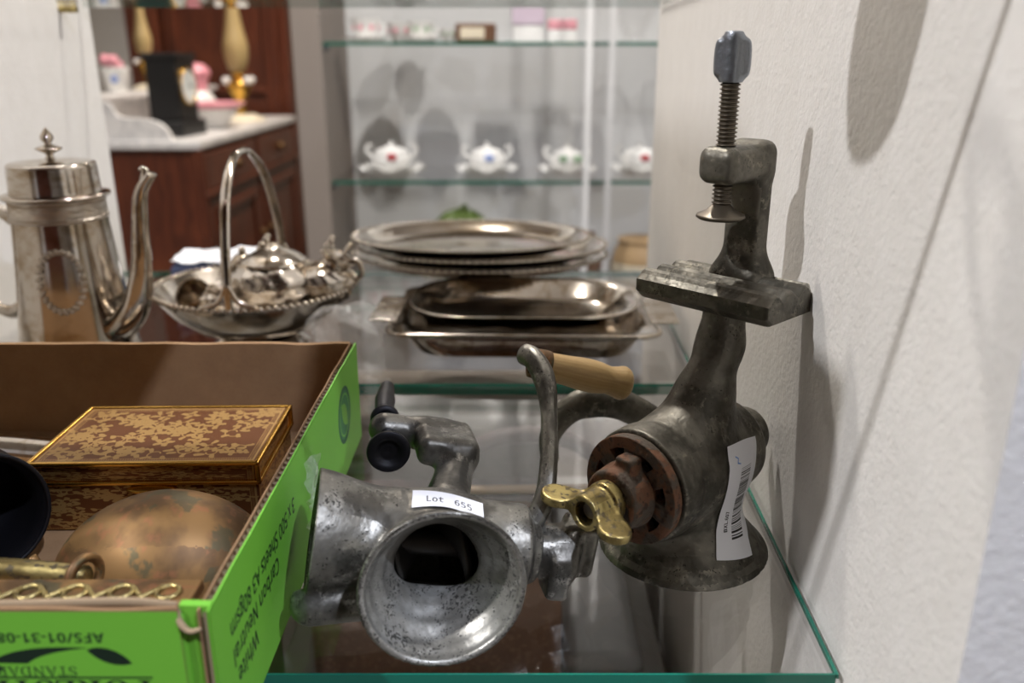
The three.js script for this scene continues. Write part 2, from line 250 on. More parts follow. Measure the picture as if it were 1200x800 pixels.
const M = {
  wall: std({ map: T.wall, color: 0xcfc8bf, roughness: 0.75, bumpMap: plasterBump, bumpScale: 0.0012 }),
  panel: std({ map: T.wall, roughness: 0.55, bumpMap: plasterBump, bumpScale: 0.0003 }),
  ceiling: std({ color: 0xf0ece6, roughness: 0.9 }),
  carpet: std({ map: T.carpet, roughness: 1 }),
  glass: phys({ color: 0xfefefe, transmission: 1, thickness: 0, roughness: 0.02, ior: 1.5 }),
  glassEdge: phys({ color: 0x1a6a58, roughness: 0.15, metalness: 0 }),
  iron: std({ map: T.iron, metalness: 0.6, roughness: 1, roughnessMap: T.ironRough, bumpMap: bumpFine, bumpScale: 0.0007 }),
  tin: std({ map: T.tin, metalness: 0.7, roughness: 0.85, roughnessMap: T.ironRough, bumpMap: bumpFine, bumpScale: 0.0005 }),
  tinIn: std({ map: T.tinIn, metalness: 0.6, roughness: 0.85, roughnessMap: T.ironRough, bumpMap: bumpFine, bumpScale: 0.0004 }),
  steel: std({ color: 0x8a8f96, metalness: 0.9, roughness: 0.34, bumpMap: bumpFine, bumpScale: 0.0004 }),
  thread: std({ color: 0x6e665a, metalness: 0.85, roughness: 0.4 }),
  rust: std({ map: T.rust, metalness: 0.35, roughness: 0.72, bumpMap: bumpFine, bumpScale: 0.0012 }),
  brass: std({ map: T.brass, metalness: 0.9, roughness: 0.36, bumpMap: bumpFine, bumpScale: 0.0003 }),
  oldBrass: std({ map: T.oldBrass, metalness: 0.6, roughness: 0.5 }),
  blackMetal: std({ color: 0x17161a, metalness: 0.5, roughness: 0.5 }),
  wood: std({ map: (() => { const t = T.wood.clone(); t.rotation = Math.PI / 2; t.repeat.set(0.5, 1); t.needsUpdate = true; return t; })(), roughness: 0.5, bumpMap: bumpFine, bumpScale: 0.0003 }),
  silver: std({ map: T.tarnish, metalness: 1, roughness: 0.12 }),
  silverWorn: std({ map: T.tarnish, metalness: 1, roughness: 0.2, bumpMap: bumpFine, bumpScale: 0.0006 }),
  engraved: std({ map: T.tarnish, metalness: 1, roughness: 0.36, bumpMap: bumpFine, bumpScale: 0.0015 }),
  card: std({ map: T.card, roughness: 0.9 }),
  cardEdge: std({ color: 0x9c866a, roughness: 0.95 }),
  boxGreen: std({ color: 0x6fb537, roughness: 0.55 }),
  boxFront: std({ map: T.boxFront, roughness: 0.5 }),
  boxSide: std({ map: T.boxSide, roughness: 0.5 }),
  gilt: std({ map: T.gilt, metalness: 0.65, roughness: 0.38 }),
  gold: std({ color: 0xd8a84e, metalness: 1, roughness: 0.24 }),
  lot: std({ map: T.lot, roughness: 0.5 }), barcode: std({ map: T.barcode, roughness: 0.45 }),
  film: phys({ color: 0xffffff, transmission: 0.88, thickness: 0, roughness: 0.09, ior: 1.6 }),
  mahogany: std({ map: T.mahogany, roughness: 0.36 }),
  mirror: std({ color: 0xdadada, metalness: 1, roughness: 0.03 }),
  marble: std({ map: T.marble, roughness: 0.3 }),
  black: std({ color: 0x1b1b1c, roughness: 0.35 }),
  clockFace: std({ color: 0xe8ecea, roughness: 0.3 }),
  pink: std({ color: 0xe39aa6, roughness: 0.35 }), porcelain: std({ color: 0xf0efec, roughness: 0.2 }),
  cream: std({ color: 0xe6dcc4, roughness: 0.35 }), onyx: std({ color: 0xb39c6c, roughness: 0.35 }),
  taupe: std({ color: 0x847a72, roughness: 0.6 }), backPanel: std({ color: 0xcfd0d0, roughness: 0.7 }),
  leafGreen: std({ color: 0x54682e, roughness: 0.3 }), sageGreen: std({ color: 0x9dbb9a, roughness: 0.35 }),
  blue: std({ color: 0x8fa3d6, roughness: 0.35 }), red: std({ color: 0xb8454a, roughness: 0.35 }), brown: std({ color: 0x6a4a34, roughness: 0.5 }), tan: std({ color: 0xb99a70, roughness: 0.5 }),
  lilac: std({ color: 0xd7c6d6, roughness: 0.5 }), blueCloth: std({ color: 0x5a678f, roughness: 0.9 }), lace: std({ map: T.crochet, roughness: 0.95 }),
  leather: std({ map: T.leather, roughness: 0.55 }), leatherDark: std({ color: 0x4a3430, roughness: 0.5 }), tinGrey: std({ color: 0xaeb2b6, metalness: 0.1, roughness: 0.45 }),
  crate: std({ map: T.crate, roughness: 0.8 }),
  laminate: std({ color: 0x7a7772, roughness: 0.45 }), white: std({ color: 0xeeeeec, roughness: 0.6 }),
  lampBody: std({ color: 0xd8d8d8, metalness: 0.8, roughness: 0.3 }),
};

// ---------------------------------------------------------------- the room
struct('floor', box(6.6, 0.1, 9.2, -0.4, -0.05, -1.2, 1), M.carpet);
struct('ceiling', box(6.6, 0.1, 9.2, -0.4, CEIL + 0.05, -1.2, 1), M.ceiling);
struct('wall_far', box(6.6, CEIL, 0.1, -0.4, CEIL / 2, -5.35, 1), M.wall);
struct('wall_near', box(6.6, CEIL, 0.1, -0.4, CEIL / 2, 3.15, 1), M.wall);
struct('wall_left', box(0.1, CEIL, 8.4, -3.35, CEIL / 2, -1.1, 1), M.wall);
struct('wall_right', box(0.1, CEIL, 8.4, 2.55, CEIL / 2, -1.1, 1), M.wall);
const WHERE = ['above the left of the front shelf', 'over the aisle in front of the display unit', 'above the glass case at its left', 'above the glass case at its right', 'near the washstand and wardrobe', 'by the left wall'];
LAMPS.forEach(([x, z, color, cd], i) => {
  const t = thing('ceiling_spot', 'round ceiling spot lamp ' + WHERE[i], 'lamp', [x, CEIL, z], 0, 'ceiling spots of the shop');
  part('housing', lathe([[0.0, 0], [0.065, 0], [0.068, -0.012], [0.05, -0.03], [0.046, -0.03], [0.046, -0.004], [0, -0.004]], 32), M.lampBody, t);
  part('bulb', new THREE.SphereGeometry(0.034, 20, 12).translate(0, -0.05, 0), std({ color: 0xffffff, emissive: color, emissiveIntensity: 40 }), t);
  const l = new THREE.SpotLight(color, cd, 0, 1.2, 0.55); l.position.set(0, -0.05, 0); l.target.position.set(0, -2, 0); t.add(l.target); l.castShadow = true; l.shadow.radius = 1.7; l.shadow.mapSize.set(1024, 1024); l.shadow.camera.near = 0.05; l.name = 'lamp_light'; t.add(l);
});

// ---------------------------------------------------------------- display unit with glass shelves
const ZF = -0.325, ZM = -0.690, ZB = -1.107;         // front, middle and back edges of the shelves
const wallX = (z) => 0.1535 + 0.036 * (-z - 0.32);   // inner face of the right side panel
const unit = thing('display_unit', 'white open display unit with textured side panels holding the glass shelves', 'display unit');
{
  const p = new THREE.Shape(); const z0 = 0.237, z1 = 1.13;
  const slab = (x0, x1, name) => {                   // panel between two depths, inner face slightly skew
    const g = new THREE.BoxGeometry(0.045, 1.0, z1 - z0, 1, 1, 1); g.translate(0.0225, 0.95, -(z0 + z1) / 2);
    const a = g.attributes.position; for (let i = 0; i < a.count; i++) a.setX(i, a.getX(i) + x0 + (x1 - x0) * (-a.getZ(i) - z0) / (z1 - z0));
    g.computeVertexNormals(); return part(name, boxUV(g, 0.07), M.panel, unit);
  };
  const stretch = (m, y0, y1) => { m.geometry.translate(0, -0.45, 0); m.geometry.scale(1, (y1 - y0) / 1.0, 1); m.geometry.translate(0, y0, 0); boxUV(m.geometry, 0.07); };
  stretch(slab(wallX(-z0), wallX(-z1), 'side_panel'), 0.02, 1.72);
  stretch(slab(-0.523 - 0.045, -0.523 - 0.045, 'side_panel'), 0.02, 1.72);
  part('base_board', span(-0.52, 0.15, S - 0.345, S - 0.30, -1.10, -0.24, 0.5), M.laminate, unit);
  part('plinth', span(-0.52, 0.15, 0.0, S - 0.345, -1.08, -0.27, 0.5), M.laminate, unit);
}
function shelf(y, z0, z1, label, thick = 0.008) {
  const t = thing('glass_shelf', label, 'glass shelf', [0, y, 0], 0, 'glass shelves of the display unit');
  const xl = -0.519, r0 = wallX(z0) - 0.004, r1 = wallX(z1) - 0.004;
  const slab = (a, b, c, d, zz0, zz1) => { const g = new THREE.BoxGeometry(1, thick, 1); const p = g.attributes.position; for (let i = 0; i < p.count; i++) { const f = p.getZ(i) > 0, x = p.getX(i) < 0 ? (f ? a : b) : (f ? c : d); p.setXYZ(i, x, p.getY(i) - thick / 2, f ? zz0 : zz1); } g.computeVertexNormals(); return boxUV(g, 0.5); };
  part('pane', slab(xl, xl, r0, r1, z0 - 0.001, z1 + 0.001), M.glass, t);
  part('polished_edge', slab(xl, xl, r0, r0, z0, z0 - 0.001), M.glassEdge, t, 'green polished front edge of the glass');
  part('polished_edge', slab(xl, xl, r1, r1, z1 + 0.001, z1), M.glassEdge, t);
  { const g = slab(r0 - 0.0005, r1 - 0.0005, r0 + 0.0012, r1 + 0.0012, z0, z1); g.translate(0, thick / 2, 0); g.scale(1, 0.28, 1); g.translate(0, -thick * 0.14, 0); part('side_edge', g, M.glassEdge, t); }
  for (const z of [z0 - 0.05, z1 + 0.05]) { for (const [x, s] of [[xl, 1]]) part('support_peg', cyl(0.004, 0.004, 0.02, 12).rotateZ(Math.PI / 2).translate(x + s * 0.006, -thick - 0.004, z), M.brass, t); }
  return t;
}
shelf(S, ZF, ZM, 'clear front glass shelf carrying the green paper box and the two meat grinders');
shelf(S, ZM - 0.004, ZB, 'clear rear glass shelf carrying the silver trays and the coffee pot');
shelf(S + 0.335, -0.265, ZB, 'upper glass shelf above the grinders with a porcelain jug and a wooden tray on it');

// ---------------------------------------------------------------- tall grinder standing on its hopper mouth
const screwThread = (r, len, pitch, n = 20) => {      // ridged rod along y from 0
  const pts = []; const k = Math.round(len / pitch); pts.push([0, 0]);
  for (let i = 0; i < k; i++) { const y = i * pitch; pts.push([r * 0.78, y], [r * 0.8, y + pitch * 0.2], [r, y + pitch * 0.45], [r, y + pitch * 0.6], [r * 0.8, y + pitch * 0.9]); }
  pts.push([r * 0.78, k * pitch], [0, k * pitch]); return lathe(pts, n);
};
const hopR = [[0, 0.0490], [0.003, 0.0478], [0.008, 0.043], [0.016, 0.036], [0.027, 0.0305], [0.04, 0.028], [0.07, 0.028]];
function tallSDF(p) {
  const [x, y, z] = p;
  const hop = Math.max((Math.hypot(x, z) - lerpTable(hopR, y)) * 0.72, -y, y - 0.06);
  let d = smin(hop, cylZ(p, 0, 0.054, -0.040, 0.040, 0.027, 0.0305, 0.004), 0.012);
  d = smin(d, cylZ(p, 0, 0.054, 0.030, 0.045, 0.0315, 0.0315, 0.002), 0.003);
  d = smin(d, cylZ(p, 0, 0.054, -0.062, -0.036, 0.0155, 0.0165, 0.003), 0.004);
  let leg = cone(p, [0, 0.142, -0.0255], [0, 0.118, -0.023], 0.0118, 0.012);
  leg = smin(leg, cone(p, [0, 0.118, -0.023], [0, 0.088, -0.010], 0.012, 0.015), 0.008);
  leg = smin(leg, cone(p, [0, 0.088, -0.010], [0, 0.058, 0.012], 0.015, 0.026), 0.012);
  d = smin(d, leg, 0.012);
  let c = rb(p, [0, 0.190, -0.0395], [0.0115, 0.038, 0.0068], 0.005);
  c = smin(c, rb(p, [0, 0.2175, -0.024], [0.0112, 0.0095, 0.0205], 0.006), 0.007);
  c = smin(c, rb(p, [0, 0.152, -0.038], [0.015, 0.007, 0.0095], 0.005), 0.016);
  d = smax(d, -Math.max(Math.hypot(x, y - 0.054) - 0.0262, 0.012 - z), 0.001);
  return Math.min(d, c);
}
const tall = thing('meat_grinder', 'tall dark cast-iron meat grinder standing upside down on its hopper mouth with a barcode sticker', 'meat grinder', [0.0995, S, -0.4365], -0.82);
part('body', boxUV(meshSDF(tallSDF, [-0.054, -0.003, -0.075], [0.054, 0.233, 0.054], 0.0014), 0.09), M.iron, tall);
{
  // ribbed clamp plate
  const s = new THREE.Shape(), w = 0.0245, prof = [[-w, -0.004], [-w + 0.004, -0.0065], [w - 0.004, -0.0065], [w, -0.003], [w, 0.0025], [w - 0.003, 0.0045]];
  s.moveTo(...prof[0]); prof.slice(1).forEach((q) => s.lineTo(...q));
  for (let i = 1; i <= 24; i++) { const t = i / 24, x = w - 0.003 - t * (2 * w - 0.006); s.lineTo(x, 0.0045 + 0.0022 * Math.sin(t * Math.PI * 6)); }
  s.lineTo(-w, 0.002); s.closePath();
  const g = new THREE.ExtrudeGeometry(s, { depth: 0.076, bevelEnabled: true, bevelSize: 0.0016, bevelThickness: 0.004, bevelSegments: 4 }).translate(0, 0, -0.038).rotateY(-Math.PI / 2).translate(0, 0.1495, -0.0235);
  part('clamp_plate', boxUV(g, 0.09), M.iron, tall);
  part('clamp_screw', merge([screwThread(0.0052, 0.074, 0.0021)]).translate(0, 0.193, -0.0135), M.thread, tall);
  part('pressure_disc', lathe([[0, 0], [0.011, 0], [0.0128, 0.0012], [0.0124, 0.0026], [0.008, 0.0045], [0.0045, 0.008], [0, 0.009]]).translate(0, 0.1895, -0.0135), M.thread, tall);
  const hd = meshSDF((p) => { const c = Math.max(Math.hypot(p[0], p[2]) - 0.0062 + Math.max(0, p[1] - 0.006) * 0.06, Math.abs(p[1] - 0.012) - 0.0125); const w = rb(p, [0, 0.0115, 0], [0.0092, 0.0095, 0.0026], 0.0025); return smax(smin(c, w, 0.003), Math.hypot(p[0] * 1.16, (p[1] - 0.0105) * 0.84, p[2]) - 0.0128, 0.003); }, [-0.012, -0.003, -0.01], [0.012, 0.028, 0.01], 0.0007);
  part('screw_head', boxUV(hd.rotateY(0.55).translate(0, 0.2585, -0.0135), 0.05), M.steel, tall, 'grey steel thumb head of the clamp screw');
  // rusty cutting plate
  const ring = new THREE.Shape(); ring.absarc(0, 0, 0.0292, 0, Math.PI * 2);
  for (let i = 0; i < 7; i++) { const a = i / 7 * Math.PI * 2 + 0.2, h = new THREE.Path(), da = 0.24; h.moveTo(Math.cos(a - da * 0.8) * 0.0162, Math.sin(a - da * 0.8) * 0.0162); for (const [r, q] of [[0.0238, -da], [0.0242, 0], [0.0238, da], [0.0162, da * 0.8]]) h.lineTo(Math.cos(a + q) * r, Math.sin(a + q) * r); h.closePath(); ring.holes.push(h); }
  const rg = new THREE.ExtrudeGeometry(ring, { depth: 0.005, bevelEnabled: true, bevelSize: 0.0006, bevelThickness: 0.0006, bevelSegments: 2, curveSegments: 48 });
  part('cutting_plate', boxUV(rg.translate(0, 0.054, 0.0465), 0.06), M.rust, tall, 'rusty pierced cutting plate');
  part('feed_screw', boxUV(merge([boxUV(cyl(0.009, 0.009, 0.034, 24).rotateX(Math.PI / 2).translate(0, 0.054, 0.03), 0.09), boxUV(new THREE.TorusGeometry(0.017, 0.004, 10, 30, 4.6).translate(0, 0.054, 0.034), 0.09)]), 0.09), M.iron, tall);
  const kn = meshSDF((p) => {
    let d = cylZ(p, 0, 0, 0, 0.0155, 0.0185, 0.0165, 0.002);
    d = smin(d, rb(p, [0.002, 0.017, 0.004], [0.0055, 0.006, 0.005], 0.002), 0.003);
    d = smin(d, rb(p, [-0.006, -0.018, 0.003], [0.006, 0.005, 0.004], 0.002), 0.003);
    return smax(d, -rb(p, [0.008, -0.010, 0.017], [0.004, 0.011, 0.008], 0.001), 0.001);
  }, [-0.022, -0.026, -0.002], [0.022, 0.026, 0.018], 0.0009);
  part('knife_hub', boxUV(kn.translate(0, 0.053, 0.052), 0.06), M.rust, tall);
  const wing = meshSDF((p) => {
    let d = Math.max(Math.hypot(p[0], p[1]) - 0.0072, Math.abs(p[2] - 0.008) - 0.0085);
    d = smin(d, Math.max(Math.hypot(p[0], p[1]) - 0.0085, Math.abs(p[2] - 0.002) - 0.0025), 0.002);
    for (const sx of [-1, 1]) {
      const q = [p[0] * sx, p[1], p[2]];
      let w = Math.hypot(q[0] - 0.0150, q[2] - 0.0155) - 0.0068; w = smin(w, cone(q, [0.004, 0, 0.006], [0.012, 0, 0.012], 0.0042, 0.0052), 0.002);
      d = smin(d, smax(w, Math.abs(q[1]) - 0.0019, 0.001), 0.003);
    }
    return smax(d, -(Math.max(Math.hypot(p[0], p[1]) - 0.0046, 0.010 - p[2])), 0.0006);
  }, [-0.029, -0.0105, -0.0025], [0.029, 0.0105, 0.026], 0.0008);
  const wg = part('wing_nut', boxUV(wing.scale(1.3, 1.35, 1.18).rotateZ(-0.1).translate(0, 0.054, 0.068), 0.06), M.brass, tall, 'brass wing nut');
  part('spindle', cyl(0.0042, 0.0042, 0.012, 20).rotateX(Math.PI / 2).translate(0, 0.054, 0.077), M.thread, wg);
  part('rear_screw', merge([cyl(0.0045, 0.0045, 0.012, 16).rotateX(Math.PI / 2).translate(0, 0.056, -0.066), rbox(0.003, 0.011, 0.006, 0.001, 0, 0.0515, -0.071)]), M.steel, tall);
  // barcode sticker wrapped on the hopper: seen from the shelf front, turned to the right
  const dir = V(-0.12, 0, -0.99).normalize(); tall.updateMatrixWorld(true);
  const inv = tall.matrixWorld.clone().invert(), ld = dir.clone().transformDirection(inv), out = ld.clone().multiplyScalar(-0.09), up = V(0, 1, 0), side = V(0, 1, 0).cross(out).normalize();
  const c0 = V(0.1255, S + 0.041, -0.40).applyMatrix4(inv);
  const st = drape(tallSDF, (u, v) => { const a = (u - 0.5) * 0.0235, b = (v - 0.5) * 0.059; return c0.clone().addScaledVector(side, a + b * 0.12).addScaledVector(up, b - a * 0.15).addScaledVector(ld, -0.05 + 0); }, ld.toArray(), 10, 30, 0.0007);
  M.barcode.side = THREE.DoubleSide;
  part('price_sticker', st, M.barcode, tall, 'white barcode sticker');
}

// ---------------------------------------------------------------- grinder lying on its side, hopper mouth to the front
const hop2 = [[0, 0.0392], [0.003, 0.0385], [0.008, 0.036], [0.018, 0.0305], [0.03, 0.0262], [0.042, 0.0245], [0.07, 0.0245]];
function lowSDF(p) {
  const [x, y, z] = p, r = Math.hypot(x, z);
  const hop = Math.max((r - lerpTable(hop2, y)) * 0.75, -y, y - 0.056);
  const by = 0.049;
  let d = smin(hop, cylZ(p, 0, by, -0.048, 0.05, 0.0235, 0.0245, 0.003), 0.010);
  const rz = Math.hypot(x, y - by), fl = 0.0245 + 0.0075 * sst(0.022, 0.062, z);
  d = smin(d, Math.max((rz - fl) * 0.8, z - 0.06, 0.02 - z), 0.004);
  d = smin(d, cylZ(p, 0, by, -0.055, -0.044, 0.016, 0.02, 0.002), 0.004);
  d = smin(d, cone(p, [-0.024, by - 0.018, 0.02], [-0.0265, by - 0.02, 0.056], 0.008, 0.0105), 0.004);
  let leg = cone(p, [0.008, by + 0.015, -0.006], [0.026, 0.100, -0.016], 0.013, 0.0095);
  leg = smin(leg, rb(p, [0.0305, 0.115, -0.010], [0.0085, 0.021, 0.0175], 0.006), 0.006);
  leg = smin(leg, cone(p, [0.031, 0.127, -0.010], [0.031, 0.127, 0.024], 0.0085, 0.0095), 0.006);
  d = smin(d, leg, 0.009);
  const ins = Math.max((r - lerpTable(hop2, y) + 0.0034 + 0.004 * sst(0.01, 0.035, y)) * 0.75, y - by - 0.004);
  d = smax(d, -ins, 0.0015);
  d = smax(d, -Math.max(Math.hypot(x, y - by) - 0.0205 - 0.0075 * sst(0.022, 0.062, z), -0.04 - z), 0.0012);
  return d;
}
const low = thing('meat_grinder', 'grey tinned meat grinder lying on its side with wide open hopper and lot sticker', 'meat grinder', [-0.031, S + 0.0405, -0.331]);
{
  const a = 0.20, t = 0.08, roll = 0.2, n = V(Math.sin(a) * Math.cos(t), Math.sin(t), Math.cos(a) * Math.cos(t)), Y = n.clone().negate();
  let Z = V(-Math.cos(a), 0, Math.sin(a)); let X = Y.clone().cross(Z).normalize(); Z = X.clone().cross(Y).normalize();
  const Z2 = Z.clone().multiplyScalar(Math.cos(roll)).addScaledVector(X, Math.sin(roll)), X2 = Y.clone().cross(Z2);
  low.quaternion.setFromRotationMatrix(new THREE.Matrix4().makeBasis(X2, Y, Z2)); low.updateMatrixWorld(true);
}
{
  const g = boxUV(meshSDF(lowSDF, [-0.052, -0.003, -0.06], [0.044, 0.142, 0.066], 0.0013), 0.09), p = g.attributes.position, inner = [], outer = [];
  for (let i = 0; i < p.count; i += 3) { let x = 0, y = 0, z = 0; for (let k = 0; k < 3; k++) { x += p.getX(i + k) / 3; y += p.getY(i + k) / 3; z += p.getZ(i + k) / 3; } (y < 0.046 && Math.hypot(x, z) < lerpTable(hop2, y) - 0.0016 ? inner : outer).push(i, i + 1, i + 2); }
  g.setIndex([...outer, ...inner]); g.addGroup(0, outer.length, 0); g.addGroup(outer.length, inner.length, 1);
  part('body', g, [M.tin, M.tinIn], low);
}
{
  const inv = low.matrixWorld.clone().invert(), W = (x, y, z) => V(x, S + y, z).applyMatrix4(inv);
  // feed screw seen inside the hopper
  const pos = [], idx = []; const n = 90, turns = 2.4;
  for (let i = 0; i <= n; i++) { const t = i / n, an = t * turns * 6.283, z = -0.042 + t * 0.085; for (const r of [0.004, 0.019]) for (const s of [-1, 1]) pos.push(Math.cos(an) * r, 0.049 + Math.sin(an) * r, z + s * (r < 0.01 ? 0.005 : 0.002)); }
  for (let i = 0; i < n; i++) { const a = i * 4, b = a + 4; for (const [p, q] of [[0, 2], [3, 1], [2, 3]]) idx.push(a + p, a + q, b + p, b + p, a + q, b + q); }
  const g = new THREE.BufferGeometry(); g.setAttribute('position', new THREE.Float32BufferAttribute(pos, 3)); g.setIndex(idx); g.computeVertexNormals();
  part('feed_screw', boxUV(merge([boxUV(g, 0.09), boxUV(cyl(0.0065, 0.0065, 0.095, 20).rotateX(Math.PI / 2).translate(0, 0.049, 0), 0.09)]), 0.09), std({ color: 0x4a4844, metalness: 0.7, roughness: 0.5, side: THREE.DoubleSide }), low);
  // clamp screw with its disc, pointing away from the hopper
  part('clamp_screw', merge([screwThread(0.0042, 0.06, 0.002).translate(0.031, 0.104, 0.023), sweep([[0.031, 0.156, 0.023], [0.034, 0.172, 0.022], [0.038, 0.192, 0.020]], [0.0055, 0.0065, 0.0045], 12, 12), new THREE.TorusGeometry(0.006, 0.0028, 10, 24).rotateX(Math.PI / 2).translate(0.031, 0.147, 0.023)]), M.blackMetal, low);
  part('pressure_disc', lathe([[0, 0.003], [0.004, 0.002], [0.006, 0.003], [0.0075, 0], [0.0115, 0], [0.0122, 0.002], [0.0085, 0.005], [0.004, 0.008], [0, 0.008]], 36).translate(0.027, 0.099, 0.023), M.blackMetal, low);
  // crank: hub, arm and turned wooden grip
  const hub = meshSDF((p) => { let d = cylZ(p, 0, 0.049, -0.075, -0.05, 0.0165, 0.0125, 0.003); d = smin(d, rb(p, [0.004, 0.052, -0.078], [0.014, 0.013, 0.0075], 0.004), 0.004); return smin(d, rb(p, [-0.008, 0.042, -0.066], [0.012, 0.010, 0.006], 0.003), 0.004); }, [-0.025, 0.022, -0.089], [0.025, 0.072, -0.047], 0.0013);
  const cr = part('crank_hub', boxUV(hub, 0.09), M.tin, low);
  const h0 = W(0.0085, 0.036, -0.392);
  part('crank_arm', sweep([h0, W(0.0165, 0.050, -0.398), W(0.0205, 0.075, -0.428), W(0.0185, 0.096, -0.455), W(0.012, 0.104, -0.468), W(0.0075, 0.1045, -0.474)], [[0.0075, 0.006], [0.0058, 0.005], [0.0055, 0.0045], [0.0055, 0.0045], [0.0072, 0.006], [0.0065, 0.006]], 48, 16), M.tin, low);
  const A = W(0.013, 0.0985, -0.475), B = W(0.0722, 0.0800, -0.487), L = A.distanceTo(B), q = new THREE.Quaternion().setFromUnitVectors(V(0, 1, 0), B.clone().sub(A).normalize());
  const grip = lathe(curveProfile([[0.0072, 0], [0.0082, 0.004], [0.0086, 0.012], [0.0092, 0.022], [0.0100, 0.032], [0.0098, 0.041], [0.0086, 0.048], [0.0094, 0.053], [0.0104, 0.058], [0.0075, L - 0.001], [0, L]], 50), 32).applyQuaternion(q).translate(A.x, A.y, A.z);
  const gr = part('grip', grip, M.wood, low, 'turned pale wooden grip');
  part('ferrule', lathe([[0.0066, -0.002], [0.0088, -0.002], [0.0094, 0.005], [0.0092, 0.009], [0.0086, 0.009]], 28).applyQuaternion(q).translate(A.x, A.y, A.z), M.oldBrass, gr);
  // lot sticker over the barrel behind the mouth
  const ld = V(0, -1, 0).transformDirection(inv), c0 = W(-0.0315, 0.13, -0.3735), sx = V(1, -0.12, -0.05).transformDirection(inv), sz = V(0.08, 0, 1).transformDirection(inv);
  const st = drape(lowSDF, (u, v) => c0.clone().addScaledVector(sx, (u - 0.5) * 0.035).addScaledVector(sz, (0.5 - v) * 0.016), ld.toArray(), 24, 8, 0.0007);
  M.lot.side = THREE.DoubleSide;
  part('lot_sticker', st, M.lot, low, 'white sticker printed Lot 655');
}
// loose bent crank bar behind the tall grinder
{
  const t = thing('crank_bar', 'loose dark bent iron crank bar lying behind the tall grinder', 'crank bar', [0.052, S, -0.535]);
  part('bar', sweep([[-0.026, 0.008, 0.006], [-0.026, 0.026, 0.004], [-0.010, 0.045, 0], [0.016, 0.047, -0.004], [0.05, 0.028, -0.008], [0.07, 0.009, -0.01]], [[0.006, 0.006], [0.008, 0.0065], [0.011, 0.0065], [0.0105, 0.006], [0.010, 0.006], [0.008, 0.006]], 48, 14), M.iron, t);
  part('end_pin', cyl(0.004, 0.004, 0.02, 16).rotateX(Math.PI / 2).translate(0.067, 0.009, -0.004), M.iron, t);
}

